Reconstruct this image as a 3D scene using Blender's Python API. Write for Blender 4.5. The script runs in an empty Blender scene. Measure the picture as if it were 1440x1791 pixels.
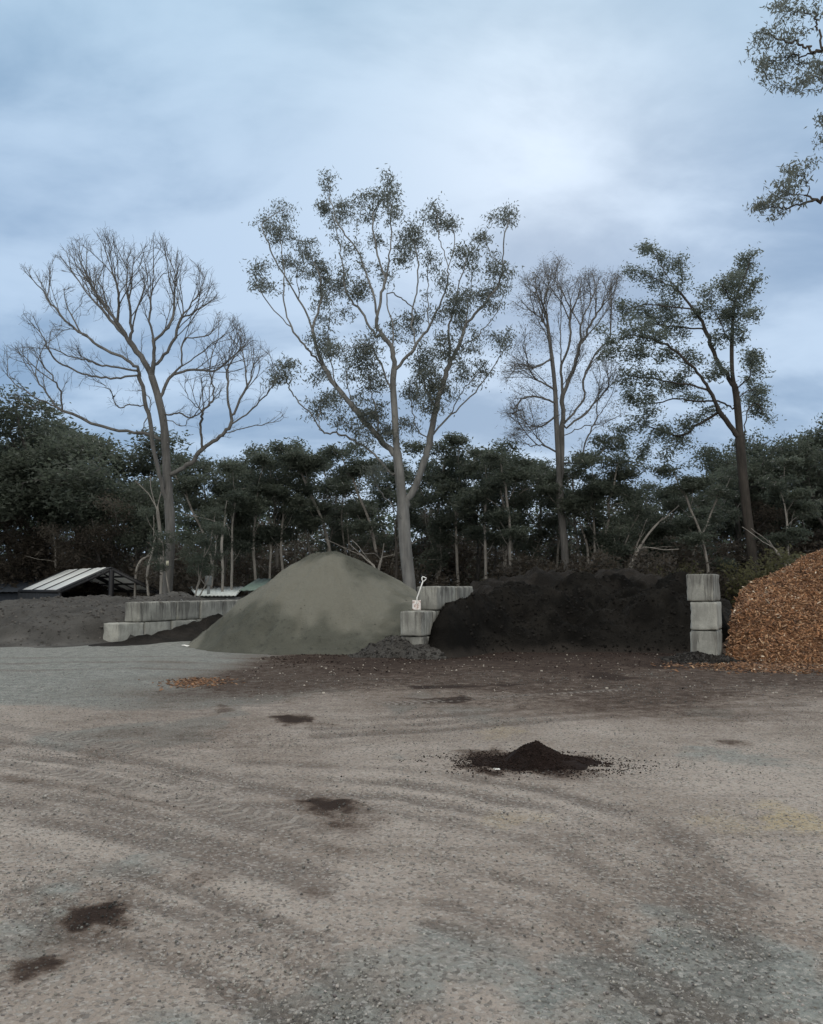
import bpy, bmesh, math, random
import numpy as np
from math import sin, cos, pi, radians

S = bpy.context.scene
COL = S.collection
rng = np.random.default_rng(7)
random.seed(7)

# ------------------------------------------------------------------ camera
F = 1440.0                      # focal length in photo pixels (photo 1440 x 1791)
HZ = 1028.0                     # horizon row
CAMH = 1.6
PITCH = math.atan((HZ - 895.5) / F)
cam_d = bpy.data.cameras.new("camera")
cam = bpy.data.objects.new("camera", cam_d)
COL.objects.link(cam)
cam.location = (0, 0, CAMH)
cam.rotation_euler = (pi / 2 + PITCH, 0, 0)
cam_d.sensor_fit = 'VERTICAL'
cam_d.sensor_height = 24.0
cam_d.lens = 24.0 * F / 1791.0
cam_d.clip_start = 0.1
cam_d.clip_end = 3000
S.camera = cam

# ------------------------------------------------------------------ sky and sun
SUN_EL, SUN_AZ = radians(31), radians(9)      # sun behind cloud, ahead and a little right
w = bpy.data.worlds.new("World")
S.world = w
w.use_nodes = True
nt = w.node_tree
for n in list(nt.nodes):
    nt.nodes.remove(n)


class NB:
    """tiny node builder"""
    def __init__(s, t):
        s.t = t

    def n(s, typ, ins=None, **kw):
        nd = s.t.nodes.new(typ)
        for k, v in kw.items():
            setattr(nd, k, v)
        for k, v in (ins or {}).items():
            s.set(nd, k, v)
        return nd

    def set(s, nd, k, v):
        sock = nd.inputs[k]
        if isinstance(v, bpy.types.NodeSocket):
            s.t.links.new(v, sock)
        elif isinstance(v, bpy.types.Node):
            s.t.links.new(v.outputs[0], sock)
        else:
            if hasattr(sock.default_value, '__len__') and len(sock.default_value) == 4 and len(v) == 3:
                v = (*v, 1)
            sock.default_value = v

    def math(s, op, a, b=0.0, c=None, clamp=False):
        nd = s.n('ShaderNodeMath', operation=op, use_clamp=clamp)
        s.set(nd, 0, a)
        s.set(nd, 1, b)
        if c is not None:
            s.set(nd, 2, c)
        return nd.outputs[0]

    def mix(s, f, a, b, mode='MIX'):
        nd = s.n('ShaderNodeMix', data_type='RGBA', blend_type=mode)
        nd.clamp_factor = True
        s.set(nd, 0, f)
        s.set(nd, 6, a)
        s.set(nd, 7, b)
        return nd.outputs[2]

    def noise(s, vec, scale, detail=4, rough=0.55, dist=0.0, dim='3D'):
        nd = s.n('ShaderNodeTexNoise', noise_dimensions=dim)
        if vec is not None:
            s.set(nd, 'Vector', vec)
        nd.inputs['Scale'].default_value = scale
        nd.inputs['Detail'].default_value = detail
        nd.inputs['Roughness'].default_value = rough
        nd.inputs['Distortion'].default_value = dist
        return nd.outputs['Fac']

    def ramp(s, f, a, b, c0=0.0, c1=1.0):
        nd = s.n('ShaderNodeMapRange', clamp=True)
        s.set(nd, 'Value', f)
        nd.inputs['From Min'].default_value = a
        nd.inputs['From Max'].default_value = b
        nd.inputs['To Min'].default_value = c0
        nd.inputs['To Max'].default_value = c1
        return nd.outputs[0]

    def smooth(s, f, a, b, c0=0.0, c1=1.0):
        nd = s.n('ShaderNodeMapRange', clamp=True, interpolation_type='SMOOTHSTEP')
        s.set(nd, 'Value', f)
        nd.inputs['From Min'].default_value = a
        nd.inputs['From Max'].default_value = b
        nd.inputs['To Min'].default_value = c0
        nd.inputs['To Max'].default_value = c1
        return nd.outputs[0]

    def mapping(s, vec, loc=(0, 0, 0), rot=(0, 0, 0), sc=(1, 1, 1)):
        nd = s.n('ShaderNodeMapping')
        s.set(nd, 'Vector', vec)
        nd.inputs['Location'].default_value = loc
        nd.inputs['Rotation'].default_value = rot
        nd.inputs['Scale'].default_value = sc
        return nd.outputs[0]


b = NB(nt)
sky = b.n('ShaderNodeTexSky', sky_type='NISHITA')
sky.sun_disc = False
sky.sun_elevation = SUN_EL
sky.sun_rotation = SUN_AZ
sky.air_density = 1.0
sky.dust_density = 1.5
tc = b.n('ShaderNodeTexCoord').outputs['Generated']
sep = b.n('ShaderNodeSeparateXYZ', {'Vector': tc})
zz = b.math('ADD', b.math('MAXIMUM', sep.outputs[2], 0.0), 0.30)
cx = b.math('DIVIDE', sep.outputs[0], zz)
cy = b.math('DIVIDE', sep.outputs[1], zz)
pv = b.n('ShaderNodeCombineXYZ', {'X': cx, 'Y': cy, 'Z': 0.0}).outputs[0]
pw = b.mapping(pv, loc=(3.1, 0.4, 0), rot=(0, 0, 0.35), sc=(0.8, 1.2, 1))
n1 = b.noise(pw, 0.9, 5, 0.5, 0.5)
n2 = b.noise(b.mapping(pv, loc=(7.3, 2.0, 1), rot=(0, 0, -0.5), sc=(1.1, 1.7, 1)), 2.0, 6, 0.55, 0.3)
nn = b.math('ADD', b.math('MULTIPLY', n1, 0.56), b.math('MULTIPLY', n2, 0.44))
cf = b.smooth(nn, 0.42, 0.59)
# brightness where the veiled sun stands
sd = (sin(SUN_AZ) * cos(SUN_EL), cos(SUN_AZ) * cos(SUN_EL), sin(SUN_EL))
dot = b.n('ShaderNodeVectorMath', operation='DOT_PRODUCT')
b.set(dot, 0, tc)
dot.inputs[1].default_value = sd
dv = dot.outputs['Value']
glow = b.math('ADD', b.math('MULTIPLY', b.math('POWER', b.math('MAXIMUM', dv, 0.0), 30.0), 0.05),
              b.math('MULTIPLY', b.math('POWER', b.math('MAXIMUM', dv, 0.0), 260.0), 0.20))
SKYK = 10.0
dark_c = (0.222 * SKYK, 0.352 * SKYK, 0.535 * SKYK)
lite_c = (0.460 * SKYK, 0.605 * SKYK, 0.790 * SKYK)
cc = b.mix(cf, dark_c, lite_c)
cc = b.mix(b.math('MULTIPLY', b.smooth(sep.outputs[2], 0.36, 0.72), 0.45), cc, (0.45 * SKYK, 0.67 * SKYK, 0.80 * SKYK))
# unseen sky overhead and behind the viewer, made brighter and warmer to light the ground
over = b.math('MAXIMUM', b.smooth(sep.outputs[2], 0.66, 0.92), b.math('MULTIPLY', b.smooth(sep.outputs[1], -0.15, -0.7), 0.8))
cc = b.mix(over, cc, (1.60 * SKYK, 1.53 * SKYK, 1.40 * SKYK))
gl = b.n('ShaderNodeVectorMath', operation='SCALE')
gl.inputs[0].default_value = (3.2, 3.1, 3.0)
b.set(gl, 'Scale', b.math('MULTIPLY', glow, b.ramp(n2, 0.35, 0.65, 0.4, 1.6)))
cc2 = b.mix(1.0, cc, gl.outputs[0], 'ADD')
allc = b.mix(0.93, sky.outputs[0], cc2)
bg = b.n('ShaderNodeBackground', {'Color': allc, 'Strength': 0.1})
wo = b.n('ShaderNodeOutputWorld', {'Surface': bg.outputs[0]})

sun_d = bpy.data.lights.new("sun", 'SUN')
sun_d.energy = 0.8
sun_d.angle = radians(22)
sun_d.color = (1.0, 0.96, 0.90)
sun = bpy.data.objects.new("sun", sun_d)
COL.objects.link(sun)
sun.rotation_euler = (pi / 2 - SUN_EL, 0, -SUN_AZ + pi)
sun.location = (30, 60, 60)

S.view_settings.view_transform = 'Standard'
S.view_settings.look = 'None'
S.view_settings.gamma = 1.0
S.view_settings.exposure = 0.12
S.cycles.max_bounces = 5
S.cycles.diffuse_bounces = 3
S.cycles.glossy_bounces = 2
S.cycles.transmission_bounces = 2
S.cycles.use_denoising = True


# ------------------------------------------------------------------ placing helpers
def at(u, v, Y):
    """world point seen at photo pixel u,v at forward distance Y (used to measure the place)"""
    xc, yc = (u - 720.0) / F, (895.5 - v) / F
    dy = cos(PITCH) - yc * sin(PITCH)
    dz = sin(PITCH) + yc * cos(PITCH)
    k = Y / dy
    return np.array([xc * k, Y, CAMH + dz * k])


def on_ground(u, v, z=0.0):
    xc, yc = (u - 720.0) / F, (895.5 - v) / F
    dy = cos(PITCH) - yc * sin(PITCH)
    dz = sin(PITCH) + yc * cos(PITCH)
    k = (z - CAMH) / dz
    return np.array([xc * k, dy * k, z])


def _hash(i, j, s):
    n = (i.astype(np.int64) * 374761393 + j.astype(np.int64) * 668265263 + s * 1442695041) & 0x7fffffff
    n = ((n ^ (n >> 13)) * 1274126177) & 0x7fffffff
    n = (n ^ (n >> 16)) & 0xffff
    return n / 65535.0


def vnoise(x, y, s=0):
    xi, yi = np.floor(x), np.floor(y)
    fx, fy = x - xi, y - yi
    fx = fx * fx * (3 - 2 * fx)
    fy = fy * fy * (3 - 2 * fy)
    a, b_ = _hash(xi, yi, s), _hash(xi + 1, yi, s)
    c, d = _hash(xi, yi + 1, s), _hash(xi + 1, yi + 1, s)
    return (a * (1 - fx) + b_ * fx) * (1 - fy) + (c * (1 - fx) + d * fx) * fy


def fbm(x, y, oct=5, s=0, g=0.5):
    x = np.asarray(x, float)
    y = np.asarray(y, float)
    r, amp, tot, f = 0, 1.0, 0, 1.0
    for o in range(oct):
        r = r + amp * vnoise(x * f + 13.7 * o, y * f - 7.1 * o, s + o)
        tot += amp
        amp *= g
        f *= 2.03
    return r / tot


def sstep(a, b_, x):
    t = np.clip((x - a) / (b_ - a), 0, 1)
    return t * t * (3 - 2 * t)


def terrain(x, y):
    """the yard is flat; the land drops behind the bays"""
    x = np.asarray(x, float)
    y = np.asarray(y, float)
    z = -1.3 * sstep(30, 40, y)
    z = z + (fbm(x * 0.35, y * 0.35, 3, 5) - 0.5) * 0.10 * sstep(5, 14, y)
    return z


def gz(x, y):
    return float(terrain(np.array([x]), np.array([y]))[0])


# ------------------------------------------------------------------ object helpers
def tag(o, label=None, cat=None, group=None, kind=None):
    if label:
        o['label'] = label
    if cat:
        o['category'] = cat
    if group:
        o['group'] = group
    if kind:
        o['kind'] = kind
    return o


def empty(name, loc=(0, 0, 0), rz=0.0):
    o = bpy.data.objects.new(name, None)
    o.location = loc
    o.rotation_euler = (0, 0, rz)
    o.empty_display_size = 0.3
    COL.objects.link(o)
    return o


def mesh_np(name, verts, faces, mat=None, attrs=None, smooth=False):
    """faces: list of int arrays (n,k)"""
    me = bpy.data.meshes.new(name)
    verts = np.asarray(verts, np.float32)
    me.vertices.add(len(verts))
    me.vertices.foreach_set('co', verts.ravel())
    idx = np.concatenate([np.asarray(f, np.int32).ravel() for f in faces])
    tot = np.concatenate([np.full(len(f), np.asarray(f).shape[1], np.int32) for f in faces])
    st = np.concatenate([[0], np.cumsum(tot)[:-1]]).astype(np.int32)
    me.loops.add(len(idx))
    me.loops.foreach_set('vertex_index', idx)
    me.polygons.add(len(tot))
    me.polygons.foreach_set('loop_start', st)
    me.polygons.foreach_set('loop_total', tot)
    if smooth:
        me.polygons.foreach_set('use_smooth', np.ones(len(tot), bool))
    for k, arr in (attrs or {}).items():
        arr = np.asarray(arr, np.float32)
        if arr.ndim == 1:
            a = me.attributes.new(k, 'FLOAT', 'POINT')
            a.data.foreach_set('value', arr)
        else:
            a = me.attributes.new(k, 'FLOAT_COLOR', 'POINT')
            if arr.shape[1] == 3:
                arr = np.concatenate([arr, np.ones((len(arr), 1), np.float32)], 1)
            a.data.foreach_set('color', arr.ravel())
    me.update(calc_edges=True)
    me.validate()
    if mat:
        me.materials.append(mat)
    return me


def link(name, me, parent=None, loc=None):
    o = bpy.data.objects.new(name, me)
    COL.objects.link(o)
    if parent is not None:
        o.parent = parent
    if loc is not None:
        o.location = loc
    return o


# ------------------------------------------------------------------ materials
def mat_new(name):
    m = bpy.data.materials.new(name)
    m.use_nodes = True
    t = m.node_tree
    for n in list(t.nodes):
        t.nodes.remove(n)
    bb = NB(t)
    out = bb.n('ShaderNodeOutputMaterial')
    return m, bb, out


def finish(bb, out, col, rough=0.9, bump=None, bstr=0.4, bdist=0.02, metal=0.0, spec=0.3, trans=None):
    p = bb.n('ShaderNodeBsdfPrincipled')
    bb.set(p, 'Base Color', col)
    bb.set(p, 'Roughness', rough)
    bb.set(p, 'Metallic', metal)
    bb.set(p, 'Specular IOR Level', spec)
    if bump is not None:
        bn = bb.n('ShaderNodeBump', {'Height': bump, 'Strength': bstr, 'Distance': bdist})
        bb.set(p, 'Normal', bn.outputs[0])
    if trans is not None:
        tr = bb.n('ShaderNodeBsdfTranslucent', {'Color': trans})
        ms = bb.n('ShaderNodeMixShader')
        ms.inputs[0].default_value = 0.42
        bb.t.links.new(p.outputs[0], ms.inputs[1])
        bb.t.links.new(tr.outputs[0], ms.inputs[2])
        bb.t.links.new(ms.outputs[0], out.inputs[0])
    else:
        bb.t.links.new(p.outputs[0], out.inputs[0])


def mat_leaf(name, c0, c1, c2=None):
    m, bb, out = mat_new(name)
    t = bb.n('ShaderNodeAttribute', attribute_name='tint')
    col = bb.mix(t.outputs['Fac'], c0, c1)
    if c2:
        col = bb.mix(bb.smooth(t.outputs['Fac'], 0.86, 0.98), col, c2)
    finish(bb, out, col, rough=0.55, spec=0.35, trans=tuple(min(1, x * 1.7) for x in c1))
    return m


def mat_bark(name, c0, c1, scale=6.0):
    m, bb, out = mat_new(name)
    oc = bb.n('ShaderNodeTexCoord').outputs['Object']
    st = bb.mapping(oc, sc=(1, 1, 0.16))
    n = bb.noise(st, scale, 5, 0.65, 0.4)
    n2 = bb.noise(oc, 0.7, 3, 0.6)
    f = bb.math('ADD', bb.math('MULTIPLY', bb.ramp(n, 0.35, 0.65), 0.6), bb.math('MULTIPLY', bb.ramp(n2, 0.35, 0.65), 0.4))
    finish(bb, out, bb.mix(f, c0, c1), rough=0.9, bump=n, bstr=0.6, bdist=0.04, spec=0.15)
    return m


M = {}
M['leaf_gum'] = mat_leaf('gum leaves', (0.055, 0.066, 0.058), (0.120, 0.132, 0.112), (0.15, 0.14, 0.09))
M['leaf_dark'] = mat_leaf('dark leaves', (0.020, 0.030, 0.018), (0.072, 0.092, 0.058))
M['leaf_green'] = mat_leaf('bushy leaves', (0.025, 0.034, 0.027), (0.086, 0.101, 0.076))
M['leaf_right'] = mat_leaf('broad leaves', (0.045, 0.060, 0.052), (0.120, 0.138, 0.110))
M['leaf_brown'] = mat_leaf('understorey leaves', (0.024, 0.020, 0.016), (0.078, 0.066, 0.052))
M['leaf_olive'] = mat_leaf('olive leaves', (0.050, 0.055, 0.025), (0.120, 0.115, 0.060), (0.16, 0.10, 0.06))
M['leaf_sparse'] = mat_leaf('sparse leaves', (0.060, 0.055, 0.045), (0.130, 0.115, 0.090))
M['bark_dead'] = mat_bark('dead grey bark', (0.060, 0.059, 0.057), (0.165, 0.160, 0.152))
M['bark_gum'] = mat_bark('smooth gum bark', (0.085, 0.085, 0.083), (0.235, 0.232, 0.222), 4.0)
M['bark_grey'] = mat_bark('grey brown bark', (0.052, 0.050, 0.048), (0.140, 0.134, 0.126))
M['bark_dark'] = mat_bark('dark bark', (0.025, 0.023, 0.021), (0.075, 0.066, 0.058))
M['bark_pale'] = mat_bark('pale bark', (0.130, 0.120, 0.108), (0.330, 0.310, 0.280), 5.0)


def mat_concrete(nm='weathered concrete', wear=1.0, tone=1.0):
    m, bb, out = mat_new(nm)
    tcn = bb.n('ShaderNodeTexCoord')
    oc = tcn.outputs['Object']
    oi = bb.n('ShaderNodeObjectInfo')
    off = bb.n('ShaderNodeVectorMath', operation='ADD')
    bb.set(off, 0, oc)
    cmb = bb.n('ShaderNodeCombineXYZ')
    r = bb.math('MULTIPLY', oi.outputs['Random'], 37.0)
    for k in 'XYZ':
        bb.set(cmb, k, r)
    bb.set(off, 1, cmb.outputs[0])
    v = off.outputs[0]
    streak = bb.noise(bb.mapping(v, sc=(5.5, 5.5, 0.55)), 1.0, 6, 0.72, 0.7)
    grime = bb.noise(v, 2.4, 5, 0.6, 0.3)
    fine = bb.noise(v, 40, 4, 0.7)
    sp = bb.n('ShaderNodeSeparateXYZ', {'Vector': oc})
    up = bb.smooth(sp.outputs[2], 0.05, 0.55)     # run-off stains start under the top edge
    c = bb.mix(bb.ramp(grime, 0.3, 0.7), tuple(x * tone for x in (0.24, 0.238, 0.215)), tuple(x * tone for x in (0.45, 0.45, 0.405)))
    c = bb.mix(bb.math('MULTIPLY', bb.smooth(bb.math('ADD', streak, bb.math('MULTIPLY', up, 0.10)), 0.52 - 0.04 * (wear - 0.6), 0.68, 0, 1), bb.ramp(grime, 0.35, 0.6, 0.35 * wear, min(1.0, 0.9 * wear))), c, (0.070, 0.067, 0.062))
    c = bb.mix(bb.math('MULTIPLY', bb.smooth(grime, 0.60, 0.75), 0.5), c, (0.30, 0.28, 0.20))
    c = bb.mix(bb.ramp(fine, 0.35, 0.7, 0.0, 0.35), c, (0.12, 0.115, 0.105))
    h = bb.math('ADD', bb.math('MULTIPLY', grime, 0.5), bb.math('MULTIPLY', fine, 0.3))
    finish(bb, out, c, rough=0.92, bump=h, bstr=0.5, bdist=0.03, spec=0.2)
    return m


M['concrete'] = mat_concrete()
M['concrete_black'] = mat_concrete('blackened concrete', 1.6, 0.85)
M['concrete_clean'] = mat_concrete('cleaner concrete', 0.45, 1.15)


def mat_soil(name, c0, c1, c2, s1=1.2, s2=14.0, bstr=0.8, bdist=0.05, spec=0.15, patch=None):
    m, bb, out = mat_new(name)
    oc = bb.n('ShaderNodeTexCoord').outputs['Object']
    n1_ = bb.noise(oc, s1, 4, 0.55, 0.4)
    n2_ = bb.noise(oc, s2, 5, 0.7)
    n3_ = bb.noise(oc, s2 * 4, 3, 0.7)
    c = bb.mix(bb.smooth(n1_, 0.36, 0.64), c0, c1)
    c = bb.mix(bb.smooth(n2_, 0.52, 0.72), c, c2)
    c = bb.mix(bb.math('MULTIPLY', bb.smooth(n3_, 0.6, 0.75), 0.5), c, tuple(x * 1.6 for x in c1))
    if patch:
        a = bb.n('ShaderNodeAttribute', attribute_name='patch')
        c = bb.mix(a.outputs['Fac'], c, patch)
    h = bb.math('ADD', bb.math('MULTIPLY', n2_, 0.7), bb.math('MULTIPLY', n3_, 0.4))
    finish(bb, out, c, rough=0.97, bump=h, bstr=bstr, bdist=bdist, spec=spec)
    return m


M['sand'] = mat_soil('grey sand', (0.082, 0.083, 0.068), (0.100, 0.101, 0.083), (0.056, 0.057, 0.048), 1.1, 6.0, 0.9, 0.07, patch=(0.185, 0.18, 0.15))
M['soil_grey'] = mat_soil('grey soil', (0.060, 0.057, 0.053), (0.092, 0.088, 0.082), (0.042, 0.040, 0.038), 0.9, 6.0, 1.0, 0.08, patch=(0.17, 0.16, 0.15))
M['compost'] = mat_soil('black compost', (0.0085, 0.0080, 0.0073), (0.0210, 0.0192, 0.0170), (0.0070, 0.0066, 0.0060), 1.0, 8.0, 1.0, 0.08, spec=0.05, patch=(0.050, 0.043, 0.038))
M['compost_old'] = mat_soil('old composted soil', (0.014, 0.0125, 0.011), (0.030, 0.026, 0.023), (0.009, 0.0085, 0.008), 1.2, 6.0, 1.0, 0.10)
M['soil_brown'] = mat_soil('dark brown soil', (0.014, 0.009, 0.008), (0.022, 0.014, 0.012), (0.011, 0.008, 0.007), 5.0, 40.0, 1.0, 0.02)
M['mulch_bed'] = mat_soil('mulch bed', (0.150, 0.082, 0.046), (0.240, 0.130, 0.072), (0.060, 0.033, 0.020), 1.2, 12.0, 1.0, 0.08)


def mat_attrcol(name, rough=0.85, attr='col', spec=0.25):
    m, bb, out = mat_new(name)
    a = bb.n('ShaderNodeAttribute', attribute_name=attr)
    finish(bb, out, a.outputs['Color'], rough=rough, spec=spec)
    return m


M['chips'] = mat_attrcol('wood chips')
M['stones'] = mat_attrcol('loose stones')
M['crumbs'] = mat_attrcol('soil crumbs', 0.95, spec=0.05)


def mat_plain(name, c, rough=0.6, metal=0.0, var=0.15, scale=5.0, spec=0.4):
    m, bb, out = mat_new(name)
    oc = bb.n('ShaderNodeTexCoord').outputs['Object']
    n = bb.noise(oc, scale, 5, 0.6, 0.2)
    cc_ = bb.mix(bb.ramp(n, 0.3, 0.7), tuple(x * (1 - var) for x in c), tuple(min(1, x * (1 + var)) for x in c))
    finish(bb, out, cc_, rough=rough, bump=n, bstr=0.15, bdist=0.01, metal=metal, spec=spec)
    return m


M['roof_dark'] = mat_plain('dark roof sheet', (0.012, 0.013, 0.015), 0.7)
M['roof_navy'] = mat_plain('navy roof sheet', (0.020, 0.026, 0.036), 0.7)
M['steel_dark'] = mat_plain('dark steel', (0.010, 0.010, 0.012), 0.6)
M['skylight'] = mat_plain('white translucent sheet', (0.60, 0.63, 0.62), 0.4, var=0.08)
def mat_sky():
    m, bb, out = mat_new('translucent roof sheet')
    n = bb.noise(bb.n('ShaderNodeTexCoord').outputs['Object'], 3, 4, 0.6)
    finish(bb, out, bb.mix(n, (0.84, 0.87, 0.86), (0.90, 0.92, 0.91)), rough=0.4, spec=0.4, trans=(0.8, 0.8, 0.8))
    for nd in bb.t.nodes:
        if nd.type == 'MIX_SHADER':
            nd.inputs[0].default_value = 0.25
    return m


M['skylight'] = mat_sky()
M['roof_white'] = mat_plain('white roof sheet', (0.62, 0.66, 0.64), 0.45, var=0.08)
M['roof_green'] = mat_plain('green roof sheet', (0.16, 0.22, 0.19), 0.5)
M['wall_grey'] = mat_plain('grey wall sheet', (0.10, 0.10, 0.10), 0.7)
M['galv'] = mat_plain('dull galvanised steel', (0.20, 0.21, 0.21), 0.55)
M['shovel_white'] = mat_plain('scuffed white plastic', (0.72, 0.71, 0.68), 0.4, var=0.1, scale=20)
M['shovel_grip'] = mat_plain('white grip plastic', (0.80, 0.80, 0.78), 0.35, var=0.05)


def mat_blade():
    m, bb, out = mat_new('soiled white blade')
    oc = bb.n('ShaderNodeTexCoord').outputs['Object']
    n = bb.noise(oc, 9, 5, 0.6, 0.3)
    c = bb.mix(bb.smooth(n, 0.42, 0.60), (0.70, 0.66, 0.63), (0.30, 0.17, 0.13))
    finish(bb, out, c, rough=0.5, spec=0.4)
    return m


M['blade'] = mat_blade()
M['scrap'] = mat_plain('white plastic scrap', (0.75, 0.74, 0.70), 0.5)
M['tag_white'] = mat_plain('cream tag', (0.62, 0.60, 0.46), 0.5)


# ------------------------------------------------------------------ ground
def seg_mask(X, Y, pts, wid, soft=0.5, wob=0.0, seed=0):
    """soft mask round a polyline given in photo pixels on the ground"""
    P = [on_ground(u, v)[:2] for u, v in pts]
    best = np.full(X.shape, 1e9)
    for (ax, ay), (bx, by) in zip(P[:-1], P[1:]):
        dx, dy = bx - ax, by - ay
        L2 = dx * dx + dy * dy + 1e-9
        t = np.clip(((X - ax) * dx + (Y - ay) * dy) / L2, 0, 1)
        d = np.hypot(X - ax - t * dx, Y - ay - t * dy)
        best = np.minimum(best, d)
    if wob:
        best = best + (fbm(X * 3, Y * 3, 3, seed) - 0.5) * wob
    return 1 - sstep(wid * (1 - soft), wid, best)


def blot(X, Y, u, v, ru, rv, soft=0.8, ang=0.0, seed=1, wob=0.5):
    """soft blot: centre and half extents given as photo pixels on the ground"""
    c = on_ground(u, v)
    rx = abs(on_ground(u + ru, v)[0] - c[0])
    ry = abs(on_ground(u, v - rv)[1] - on_ground(u, v + rv)[1]) / 2
    dx, dy = X - c[0], Y - c[1]
    ca, sa = cos(ang), sin(ang)
    ex, ey = (dx * ca + dy * sa) / rx, (-dx * sa + dy * ca) / ry
    d = np.sqrt(ex * ex + ey * ey)
    d = d + (fbm(X * 2.2 / max(rx, 0.3), Y * 2.2 / max(rx, 0.3), 5, seed) - 0.5) * wob * 2
    return 1 - sstep(1 - soft, 1.0, d)


WALL_DIR = np.array([sin(radians(26.5)), cos(radians(26.5))])


def dark_mask(X, Y):
    m_dark = np.zeros_like(X)
    # brown film in front of the compost
    d = on_ground(860, 1150)
    band = sstep(9.0, 18.5, Y + (fbm(X * .6, Y * .9, 4, 41) - .5) * 4.0) * sstep(-4.4, -1.6, X + (fbm(X * .7, Y * .7, 3, 42) - .5) * 2) * (1 - sstep(5.5, 8.5, X + (Y - 18) * -0.4))
    m_dark = np.maximum(m_dark, 0.62 * band)
    m_dark = np.maximum(m_dark, 0.8 * sstep(17.2, 20.0, Y + (fbm(X * 1.2, Y * 1.2, 4, 43) - .5) * 1.2) * sstep(-0.3, 0.8, X) * (1 - sstep(6.3, 7.2, X)))
    m_dark = np.maximum(m_dark, 0.50 * sstep(6.5, 14.0, Y + (fbm(X * .35, Y * .35, 4, 44) - .5) * 7.0) * sstep(-6.5, -2.5, X + (fbm(X * .7, Y * .7, 3, 45) - .5) * 3))
    for i, (pts, wd, k) in enumerate([([(735, 1199), (880, 1197), (1000, 1189), (1080, 1177), (1190, 1153)], 0.42, 0.80), ([(560, 1166), (760, 1170), (930, 1160)], 0.35, 0.55),
                                      ([(940, 1212), (1100, 1200), (1300, 1190)], 0.25, 0.40), ([(620, 1180), (720, 1190), (830, 1186)], 0.25, 0.5), ([(700, 1220), (860, 1224)], 0.30, 0.6),
                                      ([(200, 1270), (420, 1262), (620, 1268)], 0.22, 0.35), ([(-40, 1300), (150, 1322), (300, 1345)], 0.16, 0.35), ([(-40, 1352), (160, 1378), (330, 1415)], 0.16, 0.35)]):
        m = seg_mask(X, Y, pts, wd, 1.0, 0.5 * wd * 2, 150 + i)
        m_dark = np.maximum(m_dark, k * m * (0.5 + 0.5 * sstep(0.35, 0.6, fbm(X * 1.1, Y * 1.6, 4, 170 + i))))
    for (u, v, ru, rv, k, an) in [(785, 1224, 72, 10, 0.85, 0.02), (510, 1257, 42, 17, 0.8, 0.3), (575, 1408, 75, 20, 0.9, 0.0),
                                  (620, 1432, 70, 30, 0.42, -0.3), (165, 1600, 62, 34, 0.85, 0.5), (60, 1690, 62, 38, 0.6, 0.4),
                                  (120, 1650, 130, 90, 0.32, 0.4), (370, 1533, 62, 22, 0.40, 0.1), (945, 1337, 105, 26, 0.8, 0.02),
                                  (850, 1330, 70, 30, 0.65, 0.0), (1270, 1298, 50, 15, 0.45, 0.0), (385, 1238, 40, 12, 0.5, 0.1),
                                  (345, 1283, 25, 8, 0.45, 0.1), (1060, 1182, 80, 11, 0.8, 0.25), (1150, 1163, 70, 10, 0.85, 0.25),
                                  (1090, 1238, 60, 8, 0.5, 0.0), (800, 1196, 90, 5, 0.7, 0.05), (960, 1192, 90, 5, 0.6, 0.1),
                                  (590, 1485, 60, 16, 0.32, -0.3), (540, 1565, 50, 20, 0.35, -0.2), (1220, 1143, 60, 14, 0.9, 0.0),
                                  (1010, 1610, 120, 40, 0.22, -0.4), (1130, 1415, 60, 30, 0.22, 0.0), (230, 1280, 130, 16, 0.35, 0.0)]:
        m_dark = np.maximum(m_dark, k * blot(X, Y, u, v, ru * 1.35, rv * 1.35, 1.0, an, int(u) % 97, 0.5))
    return m_dark


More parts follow.
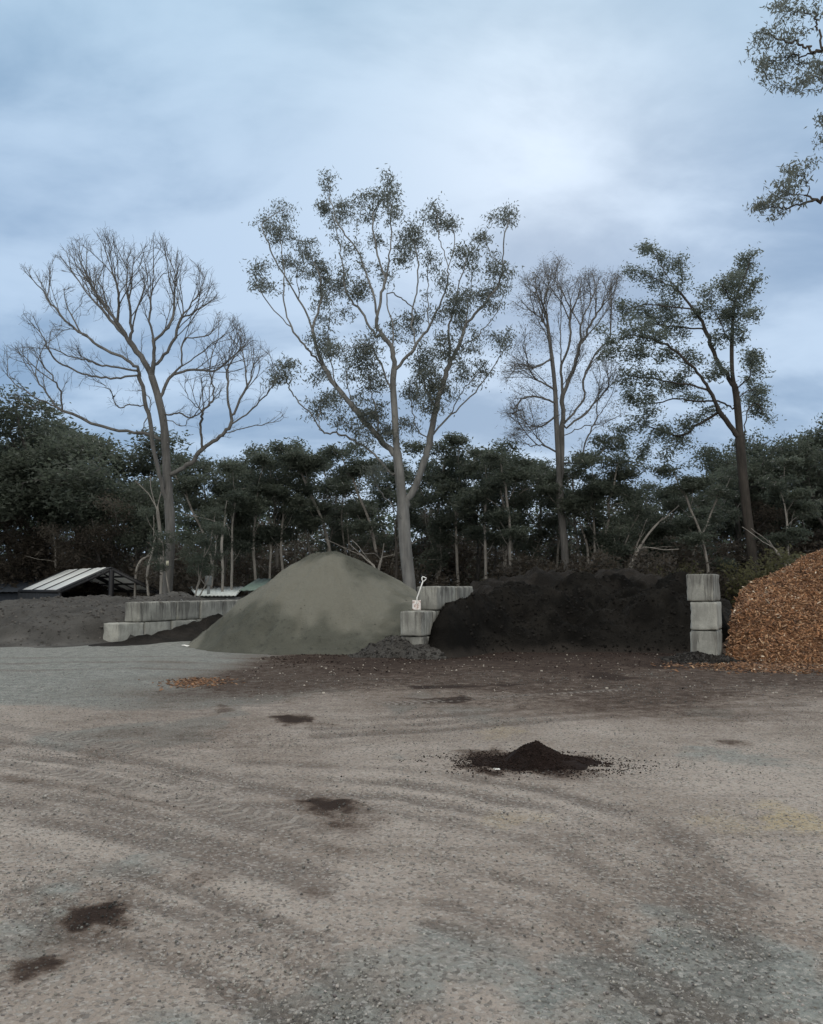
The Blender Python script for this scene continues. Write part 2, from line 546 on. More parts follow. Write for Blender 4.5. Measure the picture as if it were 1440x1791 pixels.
def build_ground():
    ys = [-6.0]
    while ys[-1] < 40:
        y = ys[-1]
        ys.append(y + (0.6 if y < 2.0 else 0.022 + 0.0050 * max(y - 2.5, 0) ** 1.25))
    y = ys[-1]
    while y < 900:
        y = y * 1.18
        ys.append(y)
    ys = np.array(ys)
    nx = 520
    t = np.linspace(-1, 1, nx)
    tt = np.sign(t) * (0.72 * np.abs(t) + 0.28 * np.abs(t) ** 6)
    # x extent grows with distance
    half = np.where(ys < 3.0, 3.6, 3.6 + (ys - 3.0) * 0.78)
    X = tt[None, :] * half[:, None]
    far = sstep(40, 200, ys)[:, None]
    X = X * (1 + far * 2)
    X = X * np.where(np.abs(t)[None, :] > 0.995, 3.0, 1.0)
    X[:, 0] = -np.maximum(60, np.abs(X[:, 0]) * 2)
    X[:, -1] = np.maximum(60, np.abs(X[:, -1]) * 2)
    Y = np.repeat(ys[:, None], nx, 1)
    Z = terrain(X, Y)
    # masks -------------------------------------------------------------
    m_dark = np.zeros_like(X)      # dark brown soil stain
    m_grey = np.zeros_like(X)      # blue grey crushed rock
    m_or = np.zeros_like(X)        # orange chips
    m_ye = np.zeros_like(X)        # pale yellow patches
    # grey area, left rear and bottom right
    edge = 1.0 - sstep(-0.6, 1.6, (X + 2.2) - (Y - 12.0) * 0.55 + (fbm(X * .5, Y * .5, 4, 21) - .5) * 3.0)
    m_grey = np.maximum(m_grey, edge * sstep(10.0, 12.5, Y + (fbm(X * .4, Y * .8, 4, 22) - .5) * 3))
    m_grey = np.maximum(m_grey, 0.9 * blot(X, Y, 1260, 1700, 420, 170, 0.8, 0.2, 3, 0.7))
    m_grey = np.maximum(m_grey, 0.75 * blot(X, Y, 480, 1800, 330, 110, 0.9, 0.2, 4, 0.7))
    m_grey = np.maximum(m_grey, 0.6 * blot(X, Y, 60, 1620, 170, 150, 0.9, 0.2, 5, 0.8))
    m_grey = np.maximum(m_grey, 0.6 * blot(X, Y, 1300, 1330, 230, 40, 0.9, 0.0, 6, 0.8))
    m_grey = np.maximum(m_grey, 0.6 * sstep(0.56, 0.72, fbm(X * 0.8, Y * 0.55, 5, 31)))
    m_dark = dark_mask(X, Y)
    m_or = np.maximum(m_or, 0.7 * blot(X, Y, 343, 1193, 48, 8, 0.8, 0, 9, 0.6))
    m_or = np.maximum(m_or, 0.55 * sstep(16.4, 17.8, Y + (fbm(X * 1.5, Y * 1.5, 4, 77) - .5) * 1.5) * sstep(6.5, 7.5, X))
    for (u, v, ru, rv, k) in [(880, 1278, 70, 20, 0.6), (900, 1430, 110, 32, 0.5), (1400, 1440, 110, 50, 1.0), (1270, 1440, 90, 40, 0.5), (1300, 1192, 60, 14, 0.35)]:
        m_ye = np.maximum(m_ye, k * blot(X, Y, u, v, ru, rv, 0.9, 0, int(u) % 71, 0.6))
    # tyre tracks: shallow ruts and a slight change of tone
    m_tr = np.zeros_like(X)
    tracks = []
    for k in range(7):
        o = k * 21
        tracks.append(([(-60, 1288 + o), (150, 1312 + o * 1.05), (330, 1345 + o * 1.1), (560, 1395 + o * 1.25)], 0.085))
    for k in range(4):
        o = k * 24
        tracks.append(([(430, 1330 + o), (700, 1345 + o), (960, 1380 + o * 1.3), (1150, 1440 + o * 1.8), (1320, 1560 + o * 2.2)], 0.08))
    for k in range(3):
        o = k * 12
        tracks.append(([(0, 1150 + o), (250, 1146 + o), (500, 1152 + o), (760, 1168 + o)], 0.12))
        tracks.append(([(560, 1262 + o), (800, 1248 + o), (1060, 1230 + o), (1400, 1222 + o)], 0.10))
        tracks.append(([(700, 1205 + o), (900, 1192 + o), (1080, 1176 + o), (1240, 1150 + o)], 0.10))
    for k in range(4):
        o = k * 38
        tracks.append(([(40, 1480 + o), (350, 1560 + o * 1.2), (620, 1680 + o * 1.4), (800, 1800 + o * 1.6)], 0.06))
        tracks.append(([(760, 1500 + o), (980, 1560 + o * 1.2), (1200, 1680 + o * 1.4), (1380, 1800 + o * 1.6)], 0.06))
    for i, (pts, wd) in enumerate(tracks):
        m = seg_mask(X, Y, pts, wd * 2.2, 0.8, 0.10, 50 + i)
        m_tr = np.maximum(m_tr, m * (0.35 + 0.65 * sstep(0.35, 0.6, fbm(X * 0.9, Y * 0.9, 3, 90 + i))))
    near = 1 - sstep(24, 30, Y)
    Z = Z - 0.013 * m_tr * near
    Z = Z + (fbm(X * 1.1, Y * 1.1, 4, 61) - .5) * 0.030 * near
    Z = Z + (fbm(X * 7, Y * 7, 3, 62) - .5) * 0.016 * (1 - sstep(9, 16, Y))
    Z = Z + (fbm(X * 28, Y * 28, 2, 63) - .5) * 0.010 * (1 - sstep(5, 9, Y))
    # tread prints: distance along and across the nearest wheel line
    TS = np.zeros_like(X)
    TD = np.full_like(X, 9.0)
    for pts in ([(-60, 1262), (90, 1284), (230, 1312), (330, 1322), (430, 1350)], [(-60, 1330), (120, 1352), (330, 1395), (520, 1440)], [(560, 1236), (800, 1222), (1100, 1204)]):
        Pp = [on_ground(u, v)[:2] for u, v in pts]
        s0 = 0.0
        for (ax, ay), (bx, by) in zip(Pp[:-1], Pp[1:]):
            L = math.hypot(bx - ax, by - ay)
            t_ = ((X - ax) * (bx - ax) + (Y - ay) * (by - ay)) / L
            tc_ = np.clip(t_, 0, L)
            d_ = np.hypot(X - ax - tc_ * (bx - ax) / L, Y - ay - tc_ * (by - ay) / L)
            sg = np.sign((X - ax) * (by - ay) - (Y - ay) * (bx - ax))
            k_ = d_ < np.abs(TD)
            TD = np.where(k_, d_ * sg, TD)
            TS = np.where(k_, s0 + t_, TS)
            s0 += L
    TD = np.clip(TD, -3, 3)
    ny, nx_ = X.shape
    V = np.stack([X, Y, Z], -1).reshape(-1, 3)
    idx = np.arange(ny * nx_).reshape(ny, nx_)
    Fq = np.stack([idx[:-1, :-1], idx[:-1, 1:], idx[1:, 1:], idx[1:, :-1]], -1).reshape(-1, 4)
    m, bb, out = mat_new('crushed rock yard')
    oc = bb.n('ShaderNodeTexCoord').outputs['Object']
    a1 = bb.n('ShaderNodeAttribute', attribute_name='m1')
    s1 = bb.n('ShaderNodeSeparateColor', {'Color': a1.outputs['Color']})
    a2 = bb.n('ShaderNodeAttribute', attribute_name='m2')
    s2 = bb.n('ShaderNodeSeparateColor', {'Color': a2.outputs['Color']})
    nA = bb.noise(oc, 0.45, 5, 0.6, 0.5)
    nB = bb.noise(oc, 5.0, 6, 0.68, 0.2)
    nC = bb.noise(oc, 34.0, 4, 0.75)
    nD = bb.noise(oc, 120.0, 2, 0.7)
    st = bb.noise(bb.mapping(oc, rot=(0, 0, 0.25), sc=(0.35, 2.6, 1)), 1.6, 5, 0.65, 0.3)
    brown = bb.mix(bb.smooth(nA, 0.35, 0.65), (0.290, 0.246, 0.210), (0.405, 0.355, 0.312))
    brown = bb.mix(bb.math('MULTIPLY', bb.smooth(st, 0.50, 0.66), 0.35), brown, (0.150, 0.122, 0.106))
    grey = bb.mix(bb.smooth(nB, 0.35, 0.65), (0.165, 0.176, 0.165), (0.275, 0.285, 0.264))
    g = bb.math('MULTIPLY', s1.outputs[1], 1.0)
    gm = bb.smooth(bb.math('ADD', g, bb.math('MULTIPLY', bb.math('SUBTRACT', nB, 0.5), 0.9)), 0.25, 0.75)
    c = bb.mix(gm, brown, grey)
    c = bb.mix(bb.math('MULTIPLY', s2.outputs[0], 0.70), c, (0.120, 0.096, 0.082))
    ym = bb.smooth(bb.math('ADD', s1.outputs[2], bb.math('MULTIPLY', bb.math('SUBTRACT', nB, 0.5), 0.6)), 0.15, 0.95)
    c = bb.mix(bb.math('MULTIPLY', ym, 0.75), c, (0.42, 0.345, 0.215))
    om = bb.smooth(bb.math('ADD', s2.outputs[1], bb.math('MULTIPLY', bb.math('SUBTRACT', nC, 0.5), 1.4)), 0.3, 0.7)
    c = bb.mix(bb.math('MULTIPLY', om, 0.75), c, (0.24, 0.115, 0.055))
    dk = bb.math('ADD', s1.outputs[0], bb.math('MULTIPLY', bb.math('MULTIPLY', bb.math('SUBTRACT', bb.math('ADD', bb.math('MULTIPLY', nB, 0.5), bb.math('MULTIPLY', nC, 0.5)), 0.5), 1.25),
                                         bb.smooth(s1.outputs[0], 0.02, 0.3)))
    # stones, fines and grit
    vo = bb.n('ShaderNodeTexVoronoi', {'Vector': oc, 'Scale': 55.0})
    vo2 = bb.n('ShaderNodeTexVoronoi', {'Vector': oc, 'Scale': 24.0})
    sc_ = bb.n('ShaderNodeSeparateColor', {'Color': vo.outputs['Color']})
    sc2 = bb.n('ShaderNodeSeparateColor', {'Color': vo2.outputs['Color']})
    c = bb.mix(bb.math('MULTIPLY', bb.smooth(sc_.outputs[0], 0.60, 1.0), 0.55), c, (0.44, 0.42, 0.39))
    c = bb.mix(bb.math('MULTIPLY', bb.smooth(sc_.outputs[1], 0.68, 1.0), 0.65), c, (0.09, 0.082, 0.076))
    stone2 = bb.math('MULTIPLY', bb.smooth(sc2.outputs[0], 0.80, 0.86), bb.smooth(vo2.outputs['Distance'], 0.42, 0.25))
    c = bb.mix(bb.math('MULTIPLY', stone2, 0.5), c, (0.33, 0.32, 0.30))
    c = bb.mix(bb.math('MULTIPLY', bb.smooth(nC, 0.50, 0.72), 0.45), c, (0.11, 0.098, 0.088))
    c = bb.mix(bb.math('MULTIPLY', bb.smooth(nD, 0.55, 0.7), 0.25), c, (0.40, 0.385, 0.36))
    dm = bb.smooth(dk, 0.02, 0.80)
    c = bb.mix(bb.math('MULTIPLY', dm, 1.5, clamp=True), c, bb.mix(nC, (0.088, 0.065, 0.052), (0.158, 0.122, 0.100)))
    c = bb.mix(bb.math('MULTIPLY', bb.smooth(dm, 0.35, 1.0), 0.90), c, (0.030, 0.021, 0.018))
    a3 = bb.n('ShaderNodeAttribute', attribute_name='m3')
    s3 = bb.n('ShaderNodeSeparateXYZ', {'Vector': a3.outputs['Vector']})
    ad = bb.math('ABSOLUTE', s3.outputs[1])
    ph_ = bb.math('ADD', bb.math('MULTIPLY', s3.outputs[0], 52.0), bb.math('MULTIPLY', ad, 26.0))
    wv = bb.smooth(bb.math('SINE', ph_), -0.3, 0.5)
    inb = bb.math('MULTIPLY', bb.smooth(ad, 0.16, 0.12), bb.smooth(bb.noise(oc, 0.9, 4, 0.6), 0.42, 0.52))
    tread = bb.math('MULTIPLY', bb.math('MULTIPLY', wv, inb), bb.smooth(nB, 0.3, 0.5))
    c = bb.mix(bb.math('MULTIPLY', inb, 0.40), c, (0.13, 0.108, 0.094))
    c = bb.mix(bb.math('MULTIPLY', tread, 0.42), c, (0.42, 0.385, 0.345))
    h = bb.math('ADD', bb.math('MULTIPLY', tread, 0.5), bb.math('MULTIPLY', nC, 0.6))
    h = bb.math('ADD', h, bb.math('ADD', bb.math('MULTIPLY', vo.outputs['Distance'], -0.35), bb.math('ADD', bb.math('MULTIPLY', nB, 1.2), bb.math('MULTIPLY', stone2, 0.25))))
    finish(bb, out, c, rough=0.93, bump=h, bstr=0.95, bdist=0.04, spec=0.04)
    me = mesh_np('ground', V, [Fq], m, {'m1': np.stack([m_dark, m_grey, m_ye], -1).reshape(-1, 3),
                                         'm2': np.stack([m_tr, m_or, m_or * 0], -1).reshape(-1, 3),
                                         'm3': np.stack([TS, TD, TD * 0], -1).reshape(-1, 3)}, smooth=True)
    o = link('ground', me)
    o['kind'] = 'structure'
    o['label'] = 'bare grey brown crushed rock yard with wheel marks'
    return m_dark


build_ground()


def ground_z(x, y):
    near = 1 - sstep(24, 30, y)
    z = terrain(x, y) + (fbm(x * 1.1, y * 1.1, 4, 61) - .5) * 0.030 * near
    z = z + (fbm(x * 7, y * 7, 3, 62) - .5) * 0.016 * (1 - sstep(9, 16, y))
    return z + (fbm(x * 28, y * 28, 2, 63) - .5) * 0.010 * (1 - sstep(5, 9, y))


OCT_V = np.array([[1, 0, 0], [-1, 0, 0], [0, 1, 0], [0, -1, 0], [0, 0, 1], [0, 0, -1]], float)
CUBE_V = np.array([[-1, -1, -1], [1, -1, -1], [1, 1, -1], [-1, 1, -1], [-1, -1, 1], [1, -1, 1], [1, 1, 1], [-1, 1, 1]], float) * 0.62
CUBE_F = np.array([[0, 3, 2, 1], [4, 5, 6, 7], [0, 1, 5, 4], [1, 2, 6, 5], [2, 3, 7, 6], [3, 0, 4, 7]])


def rocks(name, P, size, flat, cols, mat, parent=None, jit=0.30, elong=1.0):
    """many small lumps in one mesh (stuff)"""
    n = len(P)
    V = CUBE_V[None] * (1 + rng.uniform(-jit, jit, (n, 8, 3)))
    top = V[:, 4:, :2] * rng.uniform(0.45, 0.9, (n, 1, 1))
    V[:, 4:, :2] = top
    sc = np.stack([size * rng.uniform(0.7, 1.3, n) * elong, size * rng.uniform(0.7, 1.2, n), size * flat * rng.uniform(0.6, 1.3, n)], -1)
    V = V * sc[:, None, :]
    a = rng.uniform(0, 2 * pi, n)
    tx = rng.uniform(-0.35, 0.35, n)
    ca, sa = np.cos(a)[:, None], np.sin(a)[:, None]
    y2 = V[..., 1] * np.cos(tx)[:, None] - V[..., 2] * np.sin(tx)[:, None]
    z2 = V[..., 1] * np.sin(tx)[:, None] + V[..., 2] * np.cos(tx)[:, None]
    x3 = V[..., 0] * ca - y2 * sa
    y3 = V[..., 0] * sa + y2 * ca
    V = np.stack([x3, y3, z2], -1) + P[:, None, :]
    Fq = (CUBE_F[None] + (np.arange(n) * 8)[:, None, None]).reshape(-1, 4)
    me = mesh_np(name, V.reshape(-1, 3), [Fq], mat, {'col': np.repeat(cols, 8, 0)})
    return link(name, me, parent)


def gravel():
    n = 120000
    r = rng.random(n)
    Y = 2.6 + 13.5 * r ** 1.9
    X = rng.uniform(-1, 1, n) * (1.2 + Y * 0.60)
    dens = fbm(X * 0.9, Y * 0.9, 4, 71)
    keep = rng.random(n) < np.clip((dens - 0.30) * 2.6, 0.12, 1)
    X, Y = X[keep], Y[keep]
    n = len(X)
    size = 0.0026 + 0.0066 * rng.random(n) ** 3.0
    size = size * (1 + 0.07 * (Y - 3))
    big = rng.random(n) < 0.004
    size[big] *= 2.0
    z = ground_z(X, Y) + size * 0.15
    base = np.array([[0.24, 0.225, 0.205]]) * rng.uniform(0.45, 1.65, (n, 1))
    hue = rng.normal(0, 0.005, (n, 3))
    dmk = dark_mask(X, Y)[:, None]
    cols = np.clip(base + hue, 0.03, 0.6) * (1 - 0.80 * np.clip(dmk * 1.4, 0, 1))
    o = rocks('gravel', np.stack([X, Y, z], -1), size, 0.7, cols, M['stones'])
    tag(o, 'loose grey and brown gravel scattered over the yard', kind='stuff')


gravel()


# ------------------------------------------------------------------ heaps
def wall_side(X, Y, origin):
    """signed distance to the right of a bay wall line"""
    n = np.array([WALL_DIR[1], -WALL_DIR[0]])
    return (X - origin[0]) * n[0] + (Y - origin[1]) * n[1]


def heap(name, x0, x1, y0, y1, step, hf, mat, patch=None, label=None, cat=None, parent=None):
    xs = np.arange(x0, x1 + step, step)
    ys = np.arange(y0, y1 + step, step)
    X, Y = np.meshgrid(xs, ys)
    H = hf(X, Y)
    T = terrain(X, Y)
    Z = T + np.maximum(H, -0.12)
    ny, nx = X.shape
    idx = np.arange(ny * nx).reshape(ny, nx)
    Fq = np.stack([idx[:-1, :-1], idx[:-1, 1:], idx[1:, 1:], idx[1:, :-1]], -1).reshape(-1, 4)
    Hf = H.reshape(-1)
    keep = (Hf[Fq] > -0.11).any(1)
    Fq = Fq[keep]
    used = np.unique(Fq)
    remap = np.full(ny * nx, -1)
    remap[used] = np.arange(len(used))
    V = np.stack([X, Y, Z], -1).reshape(-1, 3)[used]
    org = np.array([(x0 + x1) / 2, (y0 + y1) / 2, 0.0])
    at_ = {}
    if patch is not None:
        at_['patch'] = patch(X, Y, H).reshape(-1)[used]
    me = mesh_np(name, V - org, [remap[Fq]], mat, at_, smooth=True)
    o = link(name, me, parent, loc=org)
    if label:
        tag(o, label, cat)
    return o


def cone(X, Y, cx, cy, h, R, k=0.35, seed=0, rough=0.06, toe=0.25):
    """R: radii (right, back, left, front)"""
    dx, dy = X - cx, Y - cy
    th = np.arctan2(dy, dx)
    c, s = np.cos(th), np.sin(th)
    rr = np.abs(c) ** 2 * np.where(c > 0, R[0], R[2]) + np.abs(s) ** 2 * np.where(s > 0, R[1], R[3])
    rr = rr * (1 + (fbm(np.cos(th) * 2.2 + 5, np.sin(th) * 2.2 + 5, 3, seed) - .5) * 0.22)
    t = np.hypot(dx, dy) / rr
    t = np.sqrt(t * t + k * k) - k * (1 - np.minimum(t, 1)) * 0.0
    t = (t - k) / (math.sqrt(1 + k * k) - k)
    p = 1 - t
    p = np.where(p < toe, p * p / (2 * toe) + toe / 2 * np.where(p < toe, 1, 1) - toe / 2 * (1 - p / toe) * 1.0, p)
    p = np.where(t > 1, -(t - 1) * 1.5, p)
    return h * p + (fbm(X * 1.6, Y * 1.6, 5, seed + 9) - .5) * rough * 2


MIDW = at(699, 1100, 19.6)[:2] + np.array([0.0, 0.0])   # front left corner of the middle wall
LEFTW = at(180, 1100, 24.2)[:2]
RIGHTW = at(1206, 1100, 18.5)[:2]


def h_sand(X, Y):
    h = cone(X, Y, -2.42, 23.6, 2.62, (4.6, 4.8, 3.9, 3.45), 0.20, 3, 0.035, 0.14)
    h2 = cone(X, Y, -4.2, 24.2, 1.58, (3.0, 3.0, 2.1, 2.3), 0.30, 4, 0.04, 0.2)
    h3 = cone(X, Y, -0.4, 22.6, 1.35, (3.0, 4.0, 3.0, 2.7), 0.35, 5, 0.03, 0.2)
    hh = np.logaddexp(np.logaddexp(h * 9, h2 * 9), h3 * 9) / 9
    # slips and small dents on the loose face
    g = fbm(X * 1.2 + 3, Y * 0.5, 4, 14) - .5
    hh = hh + g * 0.10 * sstep(0.05, 0.8, hh)
    th = np.arctan2(Y - 23.6, X + 2.42)
    hh = hh + (fbm(th * 5.0, np.hypot(X + 2.4, Y - 23.6) * 0.5, 4, 15) - .5) * 0.20 * sstep(0.1, 0.7, hh)
    hh = hh + (fbm(th * 16.0, np.hypot(X + 2.4, Y - 23.6) * 0.9, 3, 25) - .5) * 0.085 * sstep(0.1, 0.6, hh)
    hh = hh + (fbm(X * 3.2, Y * 3.2, 4, 18) - .5) * 0.10 * sstep(0.05, 0.5, hh) * sstep(0.42, 0.6, fbm(X * .7, Y * .7, 3, 19))
    hh = hh + (0.2 - np.abs(fbm(X * 1.7, Y * 1.1, 4, 16) - .5) * 3.2) * 0.10 * sstep(0.05, 0.4, hh) * (1 - sstep(0.7, 1.5, hh))
    hh = hh + (fbm(X * 7, Y * 7, 3, 20) - .5) * 0.045
    for (u, v, r, dpt) in [(520, 1108, .35, .10), (590, 1105, .30, .10), (455, 1110, .28, .08), (560, 1112, .2, .08), (620, 1040, .25, .05)]:
        p = at(u, v, 21.0)
        hh = hh - dpt * np.exp(-((X - p[0]) ** 2 + ((Y - p[1]) * 0.8) ** 2) / r ** 2)
    d = wall_side(X, Y, MIDW)
    return np.where(d > 0.05, -0.2, hh)


sand = heap('sand_pile', -8.2, 1.8, 19.2, 29.5, 0.06, h_sand, M['sand'],
            patch=lambda X, Y, H: 0.8 * sstep(0.50, 0.72, fbm(X * .8, Y * .4 + H * .5, 4, 17) + 0.32 * np.exp(-((X + 2.9) ** 2 / 0.9 + (H - 1.55) ** 2 / 0.5)) + 0.15 * np.exp(-((X + 1.2) ** 2 / 0.3 + (H - 1.3) ** 2 / 0.3))),
            label='tall conical pile of grey sand in the bay left of the shovel', cat='sand pile')


def h_soil(X, Y):
    h = cone(X, Y, -11.0, 28.0, 1.28, (5.8, 5.5, 7.5, 5.6), 0.55, 23, 0.14, 0.35)
    h2 = cone(X, Y, -8.3, 28.6, 1.46, (3.0, 4.0, 3.5, 3.4), 0.45, 24, 0.12, 0.3)
    h3 = cone(X, Y, -15.5, 27.0, 0.72, (5, 5, 6, 4.8), 0.6, 25, 0.14, 0.4)
    hh = np.logaddexp(np.logaddexp(h * 7, h2 * 7), h3 * 7) / 7
    hh = hh + (fbm(X * 0.9, Y * 0.9, 5, 26) - .5) * 0.34 * sstep(0.05, 0.6, hh)
    hh = hh + (fbm(X * 4, Y * 4, 4, 27) - .5) * 0.09 * sstep(0.05, 0.4, hh)
    d = wall_side(X, Y, LEFTW)
    hh = hh * (1 - 0.93 * sstep(-0.9, 0.0, d) * (1 - sstep(LEFTW[1] - 0.1, LEFTW[1] + 0.4, Y)))
    hh = np.where((d > 0.35), hh - 0.4 * sstep(0.3, 1.5, d), hh)
    return np.where((d > 0.1) & (Y > LEFTW[1] + 0.2), -0.2, hh)


heap('soil_pile', -24, -3.5, 21.5, 34, 0.09, h_soil, M['soil_grey'],
     patch=lambda X, Y, H: 0.55 * sstep(0.56, 0.75, fbm(X * .7, Y * .7, 4, 29)) * (1 - sstep(0.2, 0.5, H)),
     label='low wide pile of dark grey soil left of the concrete wall', cat='soil pile')


def h_berm(X, Y):
    # low dark ridge between the left wall and the sand
    a = LEFTW + np.array([0.5, -1.0])
    bb_ = LEFTW + WALL_DIR * 4.4 + np.array([0.55, -0.3])
    dx, dy = bb_ - a
    t = np.clip(((X - a[0]) * dx + (Y - a[1]) * dy) / (dx * dx + dy * dy), 0, 1)
    d = np.hypot(X - a[0] - t * dx, Y - a[1] - t * dy)
    hgt = 0.06 + 0.70 * t ** 1.7
    w_ = 0.6 + 0.5 * t
    hh = hgt * (1 - d / w_)
    hh = hh + (fbm(X * 2.0, Y * 2.0, 5, 33) - .5) * 0.28 * sstep(-0.1, 0.25, hh)
    sidew = wall_side(X, Y, LEFTW)
    return np.where((sidew < 0.35) & (Y > LEFTW[1] + 0.1), -0.2, np.where(hh < -0.11, -0.2, hh))


heap('soil_ridge', -10.8, -4.4, 22.4, 29.5, 0.06, h_berm, M['compost_old'],
     label='low dark ridge of soil along the foot of the left concrete wall', cat='soil heap')


def h_comp(X, Y):
    yy = Y - (fbm(X * 0.55, X * 0 + 3, 3, 55) - .5) * 1.0
    front = 20.5 - 1.5 * np.exp(-((X - 0.75) / 0.9) ** 2)
    # steep cut face then hummocky top
    top = 0.95 + 0.35 * fbm(X * 0.5, Y * 0.4, 3, 51)
    hh = np.minimum((yy - front) * 0.95, top + (yy - front - 1.2) * 0.20)
    for (u, v, Yc, r, pk) in [(868, 1030, 23.4, 1.3, 1.56), (962, 1026, 23.8, 1.2, 1.60), (1030, 1038, 23.0, 1.0, 1.40), (1105, 1030, 23.2, 1.2, 1.52),
                              (1160, 1022, 23.8, 1.5, 1.62), (800, 1048, 22.0, 1.0, 1.30), (905, 1045, 22.2, 0.9, 1.35), (1085, 1060, 21.9, 0.8, 1.22)]:
        p = at(u, v, Yc)
        d = np.hypot(X - p[0], (Y - p[1]) * 0.9) / r
        hh = np.maximum(hh, pk * (1 - d * 0.62) - 0.05 * d)
    hh = hh + (fbm(X * 1.0, Y * 1.0, 5, 52) - .5) * 1.05 * sstep(0.2, 0.9, hh)
    hh = hh + (fbm(X * 4, Y * 4, 4, 53) - .5) * 0.22 * sstep(0.05, 0.4, hh)
    hh = hh + (0.25 - np.abs(fbm(X * 1.5, Y * 1.5, 4, 56) - .5) * 3.0) * 0.32 * sstep(0.3, 0.9, hh)
    for (u, v, Yc, rx, dp) in [(895, 1048, 22.2, .55, .45), (1010, 1055, 22.0, .45, .45), (1075, 1042, 22.6, .45, .40)]:
        p = at(u, v, Yc)
        hh = hh - dp * np.exp(-((X - p[0]) / rx) ** 2 - ((Y - p[1]) / 0.35) ** 2)
    # side edges
    rough2 = (fbm(X * 2.4, Y * 2.4, 4, 58) - .5) * 0.34
    leftlim = wall_side(X, Y, MIDW) - 0.56
    s_ = (X - MIDW[0]) * WALL_DIR[0] + (Y - MIDW[1]) * WALL_DIR[1]
    hh = np.minimum(hh, np.interp(s_, [-0.8, -0.1, 0.5, 1.5, 3.0, 5.0], [-0.15, 0.35, 0.78, 1.12, 1.46, 1.5]) + np.maximum(leftlim, 0) * 0.75 + (fbm(X * 2, Y * 2, 3, 57) - .5) * 0.35 + rough2)
    rgt = -wall_side(X, Y, RIGHTW)
    hh = np.minimum(hh, 0.35 + rgt * 2.2)
    hh = np.minimum(hh, (28.5 - Y) * 0.6)
    hh = np.where((leftlim < -0.02) | ((rgt < 0.0) & (Y > RIGHTW[1])), -0.2, hh)
    return hh


heap('compost_pile', -0.8, 10.5, 18.0, 28.6, 0.06, h_comp, M['compost'],
     patch=lambda X, Y, H: 0.75 * (1 - sstep(0.02, 0.24, H + (fbm(X * 2.5, Y * 2.5, 4, 59) - .5) * 0.25)) + 0.35 * sstep(0.6, 0.75, fbm(X * 1.5, Y * 1.5, 4, 60)) * sstep(1.3, 1.6, H),
     label='wide black compost pile between the shovel wall and the three-block column', cat='compost pile')


def h_old(X, Y):
    h = np.maximum(cone(X, Y, 4.6, 29.4, 2.25, (4.2, 4.5, 4.2, 4.0), 0.75, 61, 0.2, 0.3), cone(X, Y, 7.8, 28.8, 2.15, (4.2, 4.5, 4.2, 4.0), 0.6, 63, 0.2, 0.3))
    hh = h + (fbm(X * 1.2, Y * 1.2, 5, 62) - .5) * 1.0 * sstep(0.1, 1, h)
    return hh + (fbm(X * 5, Y * 5, 4, 64) - .5) * 0.2 * sstep(0.1, 1, h)


heap('overgrown_mound', -0.5, 10.5, 25.5, 35, 0.09, h_old, M['compost_old'],
     label='rough dark mound littered with twigs behind the black compost', cat='soil mound')


def h_mulch(X, Y):
    h = cone(X, Y, 12.9, 22.4, 3.05, (6.0, 6.0, 6.9, 5.6), 0.12, 71, 0.10, 0.12)
    h2 = cone(X, Y, 9.0, 20.8, 1.35, (2.6, 3.5, 2.6, 3.3), 0.35, 72, 0.08, 0.15)
    hh = np.logaddexp(h * 8, h2 * 8) / 8
    hh = hh + (fbm(X * 2.2, Y * 2.2, 5, 74) - .5) * 0.22 * sstep(0.05, 0.5, hh)
    d = wall_side(X, Y, RIGHTW) - 0.68
    hh = np.minimum(hh, 1.25 + d * 1.5 + np.maximum(Y - 19.0, 0) * 0.35)
    return np.where((d < 0.0), -0.2, hh)


mulch = heap('mulch_pile', 6.3, 20, 16.2, 29, 0.07, h_mulch, M['mulch_bed'],
             label='big orange-brown bark mulch pile at the right edge', cat='mulch pile')


def surface_pts(hf, x0, x1, y0, y1, n, hmin=0.02, edge=None):
    X = rng.uniform(x0, x1, n)
    Y = rng.uniform(y0, y1, n)
    H = hf(X, Y)
    k = H > hmin
    X, Y, H = X[k], Y[k], H[k]
    return np.stack([X, Y, terrain(X, Y) + H], -1)


def slivers(name, P, ln, wd, cols, mat, parent, tilt=0.6, org=(0, 0, 0)):
    """bent bark slivers: thin boxes"""
    n = len(P)
    V = np.repeat((CUBE_V / 0.62)[None], n, 0) * (1 + rng.uniform(-0.3, 0.3, (n, 8, 3)))
    wd = np.broadcast_to(wd, (n,))
    ln = np.broadcast_to(ln, (n,))
    sc = np.stack([ln * rng.uniform(0.4, 1.3, n), wd * rng.uniform(0.5, 1.4, n), wd * 0.22 * rng.uniform(0.6, 1.6, n)], -1) * 0.5
    V = V * sc[:, None, :]
    V[..., 2] += (V[..., 0] ** 2) * rng.uniform(-3, 3, (n, 1))
    a, t, r = rng.uniform(0, 2 * pi, n)[:, None], rng.normal(0, tilt, n)[:, None], rng.normal(0, tilt, n)[:, None]
    x, y, z = V[..., 0], V[..., 1], V[..., 2]
    y, z = y * np.cos(r) - z * np.sin(r), y * np.sin(r) + z * np.cos(r)
    x, z = x * np.cos(t) - z * np.sin(t), x * np.sin(t) + z * np.cos(t)
    x, y = x * np.cos(a) - y * np.sin(a), x * np.sin(a) + y * np.cos(a)
    V = np.stack([x, y, z], -1) + P[:, None, :] - np.array(org)
    Fq = (CUBE_F[None] + (np.arange(n) * 8)[:, None, None]).reshape(-1, 4)
    me = mesh_np(name, V.reshape(-1, 3), [Fq], mat, {'col': np.repeat(cols, 8, 0)})
    o = link(name, me, parent)
    o['kind'] = 'stuff'
    return o


